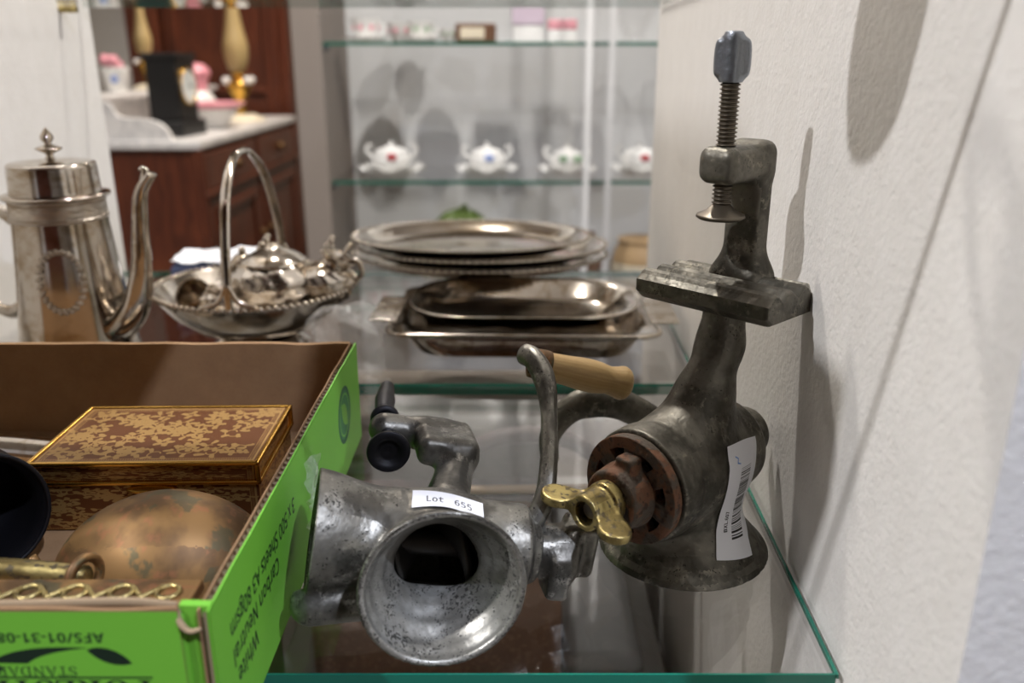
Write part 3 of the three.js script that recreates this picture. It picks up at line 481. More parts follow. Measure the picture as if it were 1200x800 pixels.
// ---------------------------------------------------------------- green paper carton and what lies in it
const BX0 = -0.515, BX1 = -0.1135, BZ0 = -0.271, BZ1 = -0.588, BH = 0.075, TH = 0.0045;
{
  const t = thing('paper_carton', 'open green printed paper carton with raw brown cardboard inside', 'carton', [0, S, 0]);
  const face = (w, h) => new THREE.PlaneGeometry(w, h);
  // side wall: two liners and the fluting between them
  const zl = BZ0 - BZ1;
  const edgeY = (t_) => BH - 0.0012 * vn(t_ * 40, 3, 64, 9) - 0.0005;
  const wavyTop = (g, along) => { const p = g.attributes.position; for (let i = 0; i < p.count; i++) if (p.getY(i) > BH * 0.9) p.setY(i, edgeY(Math.abs(along === 'z' ? p.getZ(i) : p.getX(i)))); g.computeVertexNormals(); return g; };
  const liner = (w, d, x, z, along) => wavyTop(new THREE.BoxGeometry(w, BH, d, along === 'x' ? 80 : 1, 1, along === 'z' ? 80 : 1).translate(x, BH / 2, z), along);
  const zc = (BZ0 + BZ1) / 2, xc = (BX0 + BX1) / 2, wl = BX1 - BX0;
  part('side_liner', boxUV(liner(0.0008, zl, BX1 - 0.0004, zc, 'z'), 0.1), M.boxGreen, t);
  const sp = face(zl, BH - 0.0018); part('printed_side', sp.rotateY(Math.PI / 2).translate(BX1 + 0.0003, BH / 2 - 0.001, zc), M.boxSide, t, 'green side printed with upside down paper details');
  part('inner_liner', boxUV(liner(0.0008, zl, BX1 - TH + 0.0004, zc, 'z'), 0.1), M.card, t);
  { const n = 58 * 8, pos = [], idx = []; for (let i = 0; i <= n; i++) { const k = i / n, z = BZ0 - k * zl, x = BX1 - TH / 2 + Math.sin(k * 58 * 6.283) * (TH / 2 - 0.0008), y = edgeY(-z) - 0.0007; for (const [yy, dx] of [[0, 0], [y, 0], [y, 0.0004], [0, 0.0004]]) pos.push(x + dx, yy, z); }
    for (let i = 0; i < n; i++) { const a = i * 4, b = a + 4; for (let q = 0; q < 3; q++) idx.push(a + q, b + q, a + q + 1, b + q, b + q + 1, a + q + 1); }
    const g = new THREE.BufferGeometry(); g.setAttribute('position', new THREE.Float32BufferAttribute(pos, 3)); g.setIndex(idx); g.computeVertexNormals(); const m = part('fluting', boxUV(g, 0.1), std({ color: 0x9c866a, roughness: 0.95, side: THREE.DoubleSide }), t); m.userData.kind = 'stuff'; }
  part('left_wall', boxUV(liner(TH, zl, BX0 + TH / 2, zc, 'z'), 0.1), M.card, t);
  part('back_wall', boxUV(liner(wl - TH * 2, TH, xc, BZ1 + TH / 2, 'x'), 0.1), M.card, t);
  part('bottom', box(wl - 0.006, 0.004, zl - 0.006, xc, 0.003, zc, 0.1), M.card, t);
  part('front_wall', boxUV(liner(wl - 0.012, TH, xc - 0.006, BZ0 - TH / 2 - 0.0006, 'x'), 0.1), M.card, t);
  const fp = face(wl - 0.012, BH - 0.0018), uv = fp.attributes.uv; for (let i = 0; i < uv.count; i++) uv.setX(i, ((uv.getX(i) * (wl - 0.012) + BX0) + 0.542) / 0.43);
  part('printed_front', fp.translate(xc - 0.006, BH / 2 - 0.001, BZ0 - 0.0003), M.boxFront, t, 'green front printed with an upside down leaf emblem');
  // creased corner tuck where the front meets the side
  const tuck = sweep([[BX1 - 0.0125, 0.002, BZ0 - 0.002], [BX1 - 0.0125, 0.03, BZ0 - 0.0018], [BX1 - 0.0125, BH - 0.004, BZ0 - 0.0022]], [[0.0022, 0.0012], [0.0022, 0.0012]], 16, 10);
  part('corner_tuck', merge([tuck, boxUV(liner(0.0115, TH * 0.8, BX1 - 0.0062, BZ0 - TH * 0.9, 'x').rotateY(0), 0.1)]), M.boxGreen, t);
  part('front_rim', sweep([[BX0 + 0.004, BH - 0.0004, BZ0 - 0.0026], [-0.3, BH + 0.0002, BZ0 - 0.003], [-0.2, BH - 0.0006, BZ0 - 0.0028], [-0.14, BH + 0.0004, BZ0 - 0.003], [BX1 - 0.013, BH - 0.001, BZ0 - 0.0026]], [[0.0009, 0.0021], [0.001, 0.0021], [0.0009, 0.0021]], 60, 8), M.cardEdge, t);
  part('torn_edge', sweep([[BX1 - 0.013, BH - 0.001, BZ0 - 0.003], [BX1 - 0.0115, BH - 0.007, BZ0 - 0.0008], [BX1 - 0.008, BH - 0.010, BZ0 + 0.0004], [BX1 - 0.0035, BH - 0.009, BZ0 + 0.0004]], [0.0011, 0.0014, 0.0008], 24, 8), M.cardEdge, t);
}
const INB = S + 0.0052;
{ // clear tape hanging off the side of the carton
  const pos = [], idx = [], uv = []; const n = 26, m = 6; seed = 31;
  for (let i = 0; i <= n; i++) for (let j = 0; j <= m; j++) { const a = i / n, b = j / m; pos.push(BX1 + 0.0022 + 0.0075 * vn(a * 14, b * 5, 64, 5) + Math.max(0, a - 0.6) * 0.035, S + 0.066 - a * 0.064, -0.408 - b * 0.02 + 0.006 * vn(a * 5, b * 2, 64, 8) - a * 0.004); uv.push(a, b); }
  for (let i = 0; i < n; i++) for (let j = 0; j < m; j++) { const a = i * (m + 1) + j, b = a + m + 1; idx.push(a, a + 1, b, b, a + 1, b + 1); }
  const g0 = new THREE.BufferGeometry(); g0.setAttribute('position', new THREE.Float32BufferAttribute(pos, 3)); g0.setAttribute('uv', new THREE.Float32BufferAttribute(uv, 2)); g0.setIndex(idx); const g = g0.toNonIndexed(); g.computeVertexNormals();
  M.film.side = THREE.DoubleSide; solo('packing_tape', g, M.film, 'crumpled clear packing tape hanging on the green carton side', 'tape');
}
{ // gilt trinket box
  const w = 0.134, d = 0.086, h = 0.044, t = thing('trinket_box', 'gilt trinket box tooled with scrolling leaves inside the carton', 'trinket box', [-0.2130, INB, -0.484], 0.02);
  const gm = M.gilt, map = (g) => g;
  part('body', map(new RoundedBoxGeometry(w - 0.004, h - 0.012, d - 0.004, 2, 0.002).translate(0, (h - 0.012) / 2, 0)), gm, t);
  const lid = part('lid', new THREE.BoxGeometry(w - 0.006, 0.0118, d - 0.006).translate(0, h - 0.006, 0), gm, t);
  const fr = []; for (const y of [h - 0.0005, h - 0.0125]) { for (const s of [-1, 1]) { fr.push(rbox(w, 0.0026, 0.0032, 0.001, 0, y, s * (d / 2 - 0.0016)), rbox(0.0032, 0.0026, d, 0.001, s * (w / 2 - 0.0016), y, 0)); } } for (const s of [-1, 1]) for (const q of [-1, 1]) fr.push(rbox(0.003, 0.012, 0.003, 0.001, s * (w / 2 - 0.0016), h - 0.0065, q * (d / 2 - 0.0016)));
  part('rim', merge(fr), M.gold, lid, 'bright gold edging');
  part('clasp', new THREE.SphereGeometry(1, 24, 12).scale(0.0145, 0.0022, 0.0045).translate(0.004, h - 0.0155, d / 2 + 0.001), M.gold, t);
}
{ // big brass ladle bowl, hollow side down
  const t = thing('brass_ladle', 'large tarnished brass ladle bowl lying hollow side down in the carton', 'ladle', [-0.1800, INB + 0.001, -0.384], 0.12);
  const sh = meshSDF((p) => {
    const k = 1 - 0.22 * sst(0.0, -0.05, p[0]), L = 0.058, e = (a, b, c) => { const q = Math.hypot(p[0] / a, p[1] / b, p[2] / (c * k)); return (q - 1) * Math.min(a, b, c) * 0.8; };
    return Math.max(e(L, 0.053, 0.043), -e(L - 0.006, 0.047, 0.037), 0.002 - p[1]);
  }, [-0.061, -0.002, -0.046], [0.061, 0.056, 0.046], 0.0014);
  sh.rotateZ(0.06); part('bowl', boxUV(sh, 0.12), M.oldBrass, t);
  part('handle_stub', sweep([[-0.052, 0.012, 0], [-0.060, 0.016, 0.0], [-0.066, 0.021, -0.003]], [0.003, 0.0022, 0.003], 14, 10), M.oldBrass, t);
}
{ // dark pot with open mouth, lying down
  const t = thing('dark_pot', 'black metal pot lying on its side at the left of the carton', 'pot', [-0.276, INB + 0.0385, -0.391], 0);
  const g = lathe([[0, -0.07], [0.022, -0.07], [0.03, -0.055], [0.0325, -0.03], [0.031, -0.008], [0.034, 0], [0.0325, 0], [0.029, -0.008], [0.030, -0.03], [0.027, -0.052], [0, -0.064]], 48);
  part('vessel', boxUV(g.rotateX(Math.PI / 2).rotateY(0.8).rotateX(-0.12), 0.1), M.blackMetal, t);
  part('rim', new THREE.TorusGeometry(0.0333, 0.0012, 10, 48).rotateY(0.8).rotateX(-0.12), M.blackMetal, t);
}
{
  const t = thing('brass_rod', 'dull brass rod with a ring collar in the carton corner', 'brass rod', [0, INB, 0]);
  part('rod', sweep([[-0.27, 0.034, -0.352], [-0.232, 0.040, -0.341], [-0.19, 0.046, -0.327]], [0.0058, 0.0056, 0.005], 20, 16), M.brass, t);
  part('ring_collar', new THREE.TorusGeometry(0.0085, 0.0022, 12, 32).rotateY(1.2).translate(-0.19, 0.0460, -0.327), M.oldBrass, t);
  const u = thing('brass_strap', 'engraved brass strap lying along the front of the carton', 'brass strap', [0, INB, 0]);
  part('strap', rbox(0.155, 0.006, 0.022, 0.002, -0.208, 0.0525, -0.301).translate(0, 0, 0), M.oldBrass, u);
  const ornaments = []; for (let i = 0; i < 22; i++) { const x = -0.276 + i * 0.0064, k = i % 3; ornaments.push(k === 0 ? new THREE.TorusGeometry(0.0045, 0.0011, 6, 16).rotateX(Math.PI / 2).translate(x, 0.0560, -0.301) : new THREE.CapsuleGeometry(0.0011, 0.010, 3, 8).rotateX(Math.PI / 2).rotateY(k === 1 ? 0.7 : -0.7).translate(x, 0.0560, -0.301)); }
  const o = part('raised_ornament', merge(ornaments), M.brass, u); o.userData.kind = 'stuff';
  part('strap_post', cyl(0.006, 0.007, 0.05, 16).translate(-0.27, 0.025, -0.301), M.oldBrass, u); part('strap_post', cyl(0.006, 0.007, 0.05, 16).translate(-0.145, 0.025, -0.301), M.oldBrass, u);
  const v = thing('dark_pipe', 'thin dark metal tube lying behind the black pot', 'tube', [0, INB, 0]);
  part('tube', sweep([[-0.40, 0.012, -0.53], [-0.34, 0.012, -0.525], [-0.288, 0.012, -0.515]], [0.011, 0.011, 0.0105], 16, 18), M.silver, v);
  part('collar', new THREE.TorusGeometry(0.0105, 0.002, 10, 28).rotateY(1.4).translate(-0.29, 0.0125, -0.5155), M.blackMetal, v);
}

// ---------------------------------------------------------------- silver on the rear shelf
{ // coffee pot
  const t = thing('coffee_pot', 'tall silver coffee pot with tapered body, finial lid and swan spout', 'coffee pot', [-0.402, S, -0.755]);
  const body = lathe([[0, 0], [0.05, 0], [0.0535, 0.003], [0.0535, 0.009], [0.0515, 0.012], [0.0515, 0.016], ...Array.from({ length: 14 }, (_, i) => { const k = i / 13; return [0.0512 - 0.0135 * k - 0.0012 * Math.sin(k * 3.14), 0.017 + k * 0.138]; }), [0.0385, 0.157], [0, 0.157]], 64);
  part('body', body, M.silver, t);
  part('engraved_band', lathe([[0.0388, 0.134], [0.0402, 0.135], [0.0402, 0.138], [0.0396, 0.139], [0.0393, 0.149], [0.0398, 0.150], [0.0395, 0.153]], 64), M.engraved, t);
  part('flange', lathe([[0.037, 0.153], [0.0435, 0.154], [0.0445, 0.1555], [0.0435, 0.157], [0.037, 0.158]], 64), M.silver, t);
  const lid = part('lid', lathe([[0.0372, 0.158], [0.0368, 0.162], [0.036, 0.180], [0.0355, 0.1825], [0.033, 0.184], [0.012, 0.186], [0, 0.1862]], 64), M.silver, t);
  part('finial', lathe(curveProfile([[0.0048, 0.186], [0.003, 0.189], [0.0038, 0.191], [0.0105, 0.1945], [0.0105, 0.196], [0.0038, 0.1985], [0.003, 0.2], [0.0055, 0.2035], [0.0045, 0.207], [0.0012, 0.212], [0, 0.2135]], 50), 24), M.silver, lid);
  part('spout', sweep([[0.039, 0.036, 0.014], [0.054, 0.044, 0.020], [0.070, 0.064, 0.027], [0.080, 0.10, 0.030], [0.084, 0.135, 0.031], [0.089, 0.162, 0.032], [0.101, 0.178, 0.034]], [[0.016, 0.014], [0.015, 0.013], [0.012, 0.011], [0.0088, 0.0085], [0.0072, 0.007], [0.0065, 0.006], [0.0055, 0.0035]], 56, 18), M.silver, t);
  part('spout_lip', sweep([[0.094, 0.173, 0.032], [0.095, 0.182, 0.033], [0.090, 0.181, 0.032]], [0.0042, 0.003, 0.0015], 10, 10), M.silver, t);
  part('handle', sweep([[-0.037, 0.132, 0], [-0.05, 0.140, 0], [-0.072, 0.143, 0], [-0.087, 0.125, 0], [-0.088, 0.09, 0], [-0.078, 0.058, 0], [-0.06, 0.048, 0], [-0.046, 0.052, 0]], [0.0085, 0.005, 0.0045, 0.0055, 0.0055, 0.005, 0.005, 0.0085], 50, 14), M.silver, t);
  const leaves = []; for (let i = 0; i < 26; i++) { const a = i / 26 * 6.283, x = Math.sin(a) * 0.018, y = 0.086 + Math.cos(a) * 0.026; const r = 0.0508 - 0.0135 * (y - 0.017) / 0.138; const th = 0.32 + x / r; leaves.push(new THREE.SphereGeometry(1, 8, 6).scale(0.0022, 0.0036, 0.0008).rotateZ(-a + 0.6).translate(0, 0, r + 0.0001).rotateY(th).translate(0, y, 0)); }
  part('wreath', merge(leaves), M.silverWorn, t, 'engraved wreath emblem');
}
{ // swing-handled basket
  const t = thing('silver_basket', 'round silver basket with tall loop handle heaped with small silverware', 'basket', [-0.248, S, -0.803]);
  const R = 0.094;
  part('bowl', lathe([[0, 0.014], [0.035, 0.015], [0.06, 0.024], [0.08, 0.040], [R, 0.059], [R + 0.001, 0.062], [R - 0.002, 0.061], [0.078, 0.042], [0.058, 0.027], [0.034, 0.018], [0, 0.017]], 72), M.silver, t);
  part('foot', lathe([[0, 0], [0.046, 0], [0.047, 0.003], [0.04, 0.007], [0.034, 0.015], [0, 0.015]], 48), M.silver, t);
  const beads = []; for (let i = 0; i < 90; i++) { const a = i / 90 * 6.283; beads.push(new THREE.SphereGeometry(0.0026, 7, 5).translate(Math.cos(a) * (R + 0.001), 0.062, Math.sin(a) * (R + 0.001))); }
  part('beaded_rim', merge(beads), M.silver, t);
  const h = part('handle', sweep([[0.003, 0.06, 0.094], [0.003, 0.085, 0.092], [0.002, 0.12, 0.082], [0, 0.16, 0.06], [-0.002, 0.184, 0.025], [-0.002, 0.188, 0], [-0.002, 0.184, -0.025], [0, 0.16, -0.06], [0.002, 0.12, -0.082], [0.003, 0.085, -0.092], [0.003, 0.06, -0.094]], [[0.004, 0.003], [0.0045, 0.0028], [0.0045, 0.0028], [0.0035, 0.003], [0.0045, 0.0028], [0.0045, 0.0028], [0.004, 0.003]], 80, 12), M.silver, t);
  for (const s of [1, -1]) for (const q of [1, -1]) part('handle_bracket', sweep([[0.003, 0.084, s * 0.0925], [0.003 + q * 0.008, 0.070, s * 0.093], [0.003 + q * 0.024, 0.062, s * 0.091]], [0.0032, 0.0026, 0.003], 16, 10), M.silver, t);
}
{ // silverware heaped in the basket
  const B = [-0.248, S, -0.803];
  const at = (x, y, z) => [B[0] + x, B[1] + y, B[2] + z];
  const embossed = (r, n, k) => { const g = new THREE.SphereGeometry(r, 40, 28), p = g.attributes.position; for (let i = 0; i < p.count; i++) { const v = V().fromBufferAttribute(p, i), a = Math.atan2(v.z, v.x), b = v.y / r, s = 1 + k * Math.sin(a * n + Math.sin(b * 6) * 2) * (1 - b * b) + k * 0.6 * Math.sin(b * 17 + a * 3); v.multiplyScalar(s); p.setXYZ(i, v.x, v.y, v.z); } g.computeVertexNormals(); return g; };
  const grapes = (t, x, y, z, m) => { const l = []; seed = 55; for (let i = 0; i < 12; i++) l.push(new THREE.SphereGeometry(0.0032, 10, 8).translate(x + (rnd() - 0.5) * 0.011, y + rnd() * 0.013, z + (rnd() - 0.5) * 0.011)); part('grape_finial', merge(l), m, t); };
  let t = thing('sugar_bowl', 'embossed silver sugar bowl with grape finial heaped in the middle of the basket', 'sugar bowl', at(0.022, 0.032, 0.01));
  part('bowl', embossed(0.042, 12, 0.05).scale(1, 0.78, 0.95).translate(0, 0.03, 0), M.silverWorn, t);
  part('lid', lathe(curveProfile([[0.03, 0.053], [0.03, 0.056], [0.022, 0.062], [0.008, 0.068], [0.004, 0.072], [0, 0.073]], 24), 36), M.silver, t);
  grapes(t, -0.012, 0.062, -0.012, M.silver);
  t = thing('cream_jug', 'embossed silver cream jug lying at the right of the basket', 'cream jug', at(0.071, 0.050, 0.014));
  part('bowl', embossed(0.024, 9, 0.05).scale(1.1, 0.9, 1).translate(0, 0.016, 0), M.silverWorn, t);
  part('neck', lathe(curveProfile([[0.014, 0.034], [0.013, 0.04], [0.017, 0.046], [0.0155, 0.0465]], 16), 28).rotateZ(-0.5).translate(-0.008, 0.002, 0), M.silver, t);
  part('handle', sweep([[0.024, 0.016, 0], [0.034, 0.024, -0.004], [0.03, 0.036, -0.006], [0.016, 0.034, -0.004]], [0.0022, 0.0026, 0.002], 24, 8), M.silver, t);
  grapes(t, -0.002, 0.04, -0.03, M.silver);
  t = thing('egg_cup', 'small silver cup tipped towards the rim at the left of the basket', 'cup', at(-0.048, 0.058, 0.036));
  t.rotation.set(1.15, 0.35, 0.15);
  part('cup', lathe([[0, -0.026], [0.01, -0.024], [0.0165, -0.014], [0.018, 0], [0.0185, 0.002], [0.0168, 0.001], [0.0155, -0.013], [0, -0.021]], 36), M.silver, t);
  part('foot', lathe([[0, -0.04], [0.012, -0.04], [0.012, -0.038], [0.004, -0.034], [0.004, -0.026], [0, -0.024]], 28), M.silver, t);
  t = thing('salt_dish', 'embossed silver salt dish beside the tipped cup in the basket', 'dish', at(-0.02, 0.036, 0.036));
  part('bowl', embossed(0.021, 10, 0.06).scale(1.1, 0.85, 1).translate(0, 0.016, 0), M.silverWorn, t);
  part('rim', new THREE.TorusGeometry(0.014, 0.002, 8, 30).rotateX(Math.PI / 2).translate(0, 0.032, 0), M.silver, t);
  t = thing('pepper_pot', 'plain round silver pepper pot at the back of the basket', 'pepper pot', at(-0.022, 0.03, -0.035));
  part('pot', lathe(curveProfile([[0, 0], [0.016, 0.002], [0.021, 0.016], [0.017, 0.03], [0.012, 0.036], [0.013, 0.044], [0.008, 0.052], [0, 0.055]], 36), 32), M.silver, t);
  part('knob', new THREE.SphereGeometry(0.004, 12, 10).translate(0, 0.057, 0), M.silver, t);
  t = thing('sauce_ladle', 'silver sauce ladle with raised handle leaning on the back basket rim', 'spoon', at(0.056, 0.062, -0.03));
  part('bowl', new THREE.SphereGeometry(0.016, 24, 12, 0, 6.3, Math.PI / 2, Math.PI / 2).scale(1.2, 0.7, 1).translate(0, 0.008, 0), M.silver, t);
  part('handle', sweep([[0.014, 0.006, 0], [0.022, 0.02, -0.008], [0.03, 0.03, -0.016]], [0.0028, 0.002, 0.003], 16, 8), M.silver, t);
  // things round the basket's foot
  t = thing('black_stand', 'small black wooden stand in front of the silver basket', 'stand', [-0.262, S, -0.675]);
  part('top', rbox(0.05, 0.006, 0.022, 0.002, 0, 0.019, 0), M.black, t); part('base', rbox(0.04, 0.015, 0.016, 0.002, 0, 0.0079, 0), M.black, t);
  t = thing('silver_dish', 'low oval silver dish between the coffee pot and the basket', 'dish', [-0.325, S, -0.70]);
  part('dish', lathe([[0, 0.004], [0.02, 0.004], [0.028, 0.014], [0.036, 0.018], [0.036, 0.0195], [0.027, 0.016], [0.019, 0.0065], [0, 0.006]], 40).scale(1.35, 1, 0.8), M.silver, t); part('foot', lathe([[0, 0], [0.018, 0], [0.016, 0.0045], [0, 0.0045]], 32).scale(1.35, 1, 0.8), M.silver, t);
  t = thing('lace_box', 'blue cloth box with white lace top behind the basket', 'box', [-0.365, S, -1.04], 0.15);
  part('box', rbox(0.10, 0.034, 0.08, 0.006, 0, 0.0172, 0), M.blueCloth, t);
  const lg = new THREE.PlaneGeometry(0.098, 0.078, 40, 26).rotateX(-Math.PI / 2), lp = lg.attributes.position; for (let i = 0; i < lp.count; i++) lp.setY(i, 0.0352 + 0.006 * vn((lp.getX(i) + 1) * 90, (lp.getZ(i) + 1) * 90, 512, 3)); lg.computeVertexNormals();
  part('lace_cover', boxUV(lg, 0.05), M.lace, t);
}
{ // crumpled clear bag between basket and dishes
  const g = new THREE.IcosahedronGeometry(0.036, 9), p = g.attributes.position;
  for (let i = 0; i < p.count; i++) { const x = p.getX(i), y = p.getY(i), z = p.getZ(i), k = 0.72 + 0.5 * vn((x + 1) * 70 + (y + 1) * 33, (z + 1) * 70 - (y + 1) * 25, 4096, 17); p.setXYZ(i, x * k * 1.1, Math.max(y * k, -0.026), z * k); }
  g.computeVertexNormals(); solo('plastic_bag', g.translate(0, 0.0262, 0), M.film, 'crumpled clear plastic bag between the silver basket and the entree dishes', 'plastic bag', [-0.150, S, -0.725]);
}
{ // two rectangular entree dishes, one inside the other
  const rr = (w, d, r) => { const s = new THREE.Shape(), a = w / 2, b = d / 2; s.moveTo(-a + r, -b); s.lineTo(a - r, -b); s.absarc(a - r, -b + r, r, -Math.PI / 2, 0); s.lineTo(a, b - r); s.absarc(a - r, b - r, r, 0, Math.PI / 2); s.lineTo(-a + r, b); s.absarc(-a + r, b - r, r, Math.PI / 2, Math.PI); s.lineTo(-a, -b + r); s.absarc(-a + r, -b + r, r, Math.PI, Math.PI * 1.5); return s.getSpacedPoints(120); };
  const loft = (rings) => { const pos = [], idx = [], n = 121; rings.forEach(([w, d, r, y]) => rr(w, d, r).forEach((p) => pos.push(p.x, y, -p.y))); for (let k = 0; k < rings.length - 1; k++) for (let i = 0; i < n - 1; i++) { const a = k * n + i, b = a + n; idx.push(a, a + 1, b, b, a + 1, b + 1); } const g = new THREE.BufferGeometry(); g.setAttribute('position', new THREE.Float32BufferAttribute(pos, 3)); g.setIndex(idx); g.computeVertexNormals(); return boxUV(g, 0.1); };
  const slv2 = M.silver.clone(); slv2.side = THREE.DoubleSide;
  let t = thing('entree_dish', 'rectangular silver entree dish with flat tab rim under the oval-cornered dish', 'dish', [0.012, S, -0.826], -0.03);
  part('pan', loft([[0.001, 0.001, 0.0004, 0.001], [0.190, 0.130, 0.03, 0.001], [0.204, 0.146, 0.032, 0.004], [0.228, 0.158, 0.036, 0.020], [0.236, 0.160, 0.036, 0.0265], [0.252, 0.17, 0.012, 0.0275], [0.253, 0.171, 0.012, 0.029], [0.25, 0.168, 0.012, 0.0292], [0.232, 0.152, 0.034, 0.028], [0.222, 0.150, 0.034, 0.022], [0.196, 0.136, 0.03, 0.0055], [0.001, 0.001, 0.0004, 0.0045]]), slv2, t);
  for (const s of [-1, 1]) part('tab_handle', rbox(0.028, 0.003, 0.085, 0.0012, s * 0.136, 0.029, 0), M.silverWorn, t);
  const rim = rr(0.253, 0.171, 0.012).map((p) => V(p.x, 0.0285, -p.y)); part('rim_wire', sweep(rim.filter((_, i) => i % 3 === 0).slice(0, -1), [0.0022, 0.0022], 160, 8, true), M.silver, t);
  t = thing('entree_dish', 'silver dish with rounded corners nested on the rectangular tab-rimmed dish', 'dish', [0.012, S + 0.021, -0.834], -0.03);
  part('pan', loft([[0.001, 0.001, 0.0004, 0], [0.16, 0.085, 0.04, 0], [0.185, 0.11, 0.048, 0.005], [0.205, 0.132, 0.056, 0.0165], [0.226, 0.152, 0.06, 0.0185], [0.227, 0.153, 0.06, 0.02], [0.224, 0.15, 0.06, 0.0205], [0.203, 0.13, 0.055, 0.0185], [0.18, 0.106, 0.046, 0.0068], [0.155, 0.08, 0.04, 0.002], [0.001, 0.001, 0.0004, 0.002]]), slv2, t);
}
{ // stacked oval salvers on a pressed glass dish
  let t = thing('glass_dish', 'clear pressed-glass dish carrying the stacked oval salvers', 'glass dish', [-0.038, S, -1.0]);
  const g = lathe([[0, 0.002], [0.04, 0], [0.055, 0.004], [0.075, 0.018], [0.098, 0.033], [0.0985, 0.036], [0.094, 0.036], [0.072, 0.022], [0.052, 0.0075], [0, 0.006]], 72), p = g.attributes.position;
  for (let i = 0; i < p.count; i++) { const x = p.getX(i), z = p.getZ(i), r = Math.hypot(x, z), a = Math.atan2(z, x), k = 1 + (r > 0.05 ? 0.025 * Math.cos(a * 18) : 0); p.setXYZ(i, x * k, p.getY(i), z * k); } g.computeVertexNormals();
  part('dish', g.scale(0.83, 1, 0.83), M.glass, t);
  const oval = (s, y0, k) => lathe([[0, y0], [0.110, y0], [0.126, y0 + 0.003], [0.134, y0 + 0.010], [0.148, y0 + 0.0125], [0.151, y0 + 0.0135], [0.149, y0 + 0.015], [0.133, y0 + 0.0125], [0.124, y0 + 0.0055], [0.109, y0 + 0.002], [0, y0 + 0.002]], 96).scale(s, 1, s * k);
  for (let i = 0; i < 3; i++) {
    const name = ['lowest oval silver salver with bead rim in the stack', 'middle oval silver salver in the stack on the glass dish', 'topmost oval silver salver of the stack, mirror-bright and open'][i];
    const tt = thing('oval_salver', name, 'salver', [[-0.038, -0.036, -0.048][i], S + 0.0365 + i * 0.0105, -0.995], [-0.04, 0.02, 0.0][i], 'oval silver salvers stacked on the glass dish');
    const s = [1.0, 0.98, 0.93][i]; part('salver', oval(s, 0, 0.68), M.silver, tt);
    const beads = []; for (let j = 0; j < 110; j++) { const a = j / 110 * 6.283; beads.push(new THREE.SphereGeometry(0.0021, 6, 5).translate(Math.cos(a) * 0.15 * s, 0.0142, Math.sin(a) * 0.15 * s * 0.68)); }
    part('bead_rim', merge(beads), M.silverWorn, tt);
  }
}

// ---------------------------------------------------------------- on the base board below, seen through the glass
{
  const Y = S - 0.30;
  let t = thing('leather_bag', 'old brown leather bag with curved handle standing below the glass shelf', 'bag', [-0.07, Y, -0.705], 0.03);
  const g = meshSDF((p) => { const w = 0.055 - 0.035 * sst(0.08, 0.19, p[1]); return rb([p[0], p[1], p[2] * 0.055 / w], [0, 0.094, 0], [0.115 - 0.02 * sst(0.1, 0.19, p[1]), 0.094, 0.055], 0.015) * 0.6; }, [-0.125, -0.005, -0.065], [0.125, 0.195, 0.065], 0.0035);
  part('body', boxUV(g, 0.15), M.leather, t);
  part('frame', rbox(0.2, 0.01, 0.034, 0.004, 0, 0.19, 0), M.leatherDark, t);
  part('handle', sweep([[-0.07, 0.192, 0.0], [-0.066, 0.215, 0], [-0.04, 0.238, 0], [0.0, 0.246, 0], [0.04, 0.238, 0], [0.066, 0.215, 0], [0.07, 0.192, 0.0]].map(([x, y, z]) => [x + 0.085, y, z]), [0.006, 0.0075, 0.008, 0.0075, 0.006], 50, 12), M.leatherDark, t);
  part('brass_bar', cyl(0.004, 0.004, 0.11, 14).rotateZ(Math.PI / 2).translate(0.085, 0.199, 0.016), M.tan, t);
  t = thing('roasting_tin', 'dark grey roasting tin with rounded corners below the glass shelf', 'roasting tin', [0.088, Y, -0.92]);
  part('tin', rbox(0.075, 0.03, 0.34, 0.0145, 0, 0.0151, 0.08), M.tinGrey, t); part('rim', new THREE.TorusGeometry(0.006, 0.002, 8, 20).translate(0.0, 0.03, -0.06), M.steel, t);
  t = thing('storage_crate', 'long grey-brown storage crate behind the leather bag below the glass shelf', 'crate', [-0.236, Y, -1.01]);
  part('crate', rbox(0.55, 0.15, 0.15, 0.006, 0, 0.0752, 0, 0.3), M.crate, t); part('lid', rbox(0.558, 0.018, 0.158, 0.005, 0, 0.159, 0, 0.3), M.crate, t); part('handle', rbox(0.09, 0.014, 0.012, 0.004, 0.02, 0.1, 0.079), M.steel, t);
  t = thing('black_case', 'black case with two bright metal bands below the carton', 'case', [-0.325, Y, -0.575], 0.0);
  part('case', rbox(0.24, 0.10, 0.14, 0.008, 0, 0.0501, 0), M.black, t);
  for (const x of [0.045, 0.068]) part('metal_band', rbox(0.0035, 0.003, 0.143, 0.001, x, 0.1012, 0), M.white, t);
}
{ // tray on the upper shelf, it keeps the light off the carton
  const t = thing('wooden_tray', 'long dark wooden serving tray on the upper glass shelf above the carton', 'tray', [-0.295, S + 0.335, -0.44]);
  part('board', rbox(0.43, 0.01, 0.33, 0.004, 0, 0.0052, 0, 0.3), M.mahogany, t);
  for (const z of [-0.155, 0.155]) part('rail', rbox(0.43, 0.035, 0.01, 0.004, 0, 0.026, z, 0.3), M.mahogany, t);
  for (const x of [-0.21, 0.21]) part('rail', rbox(0.01, 0.05, 0.33, 0.004, x, 0.033, 0, 0.3), M.mahogany, t);
}
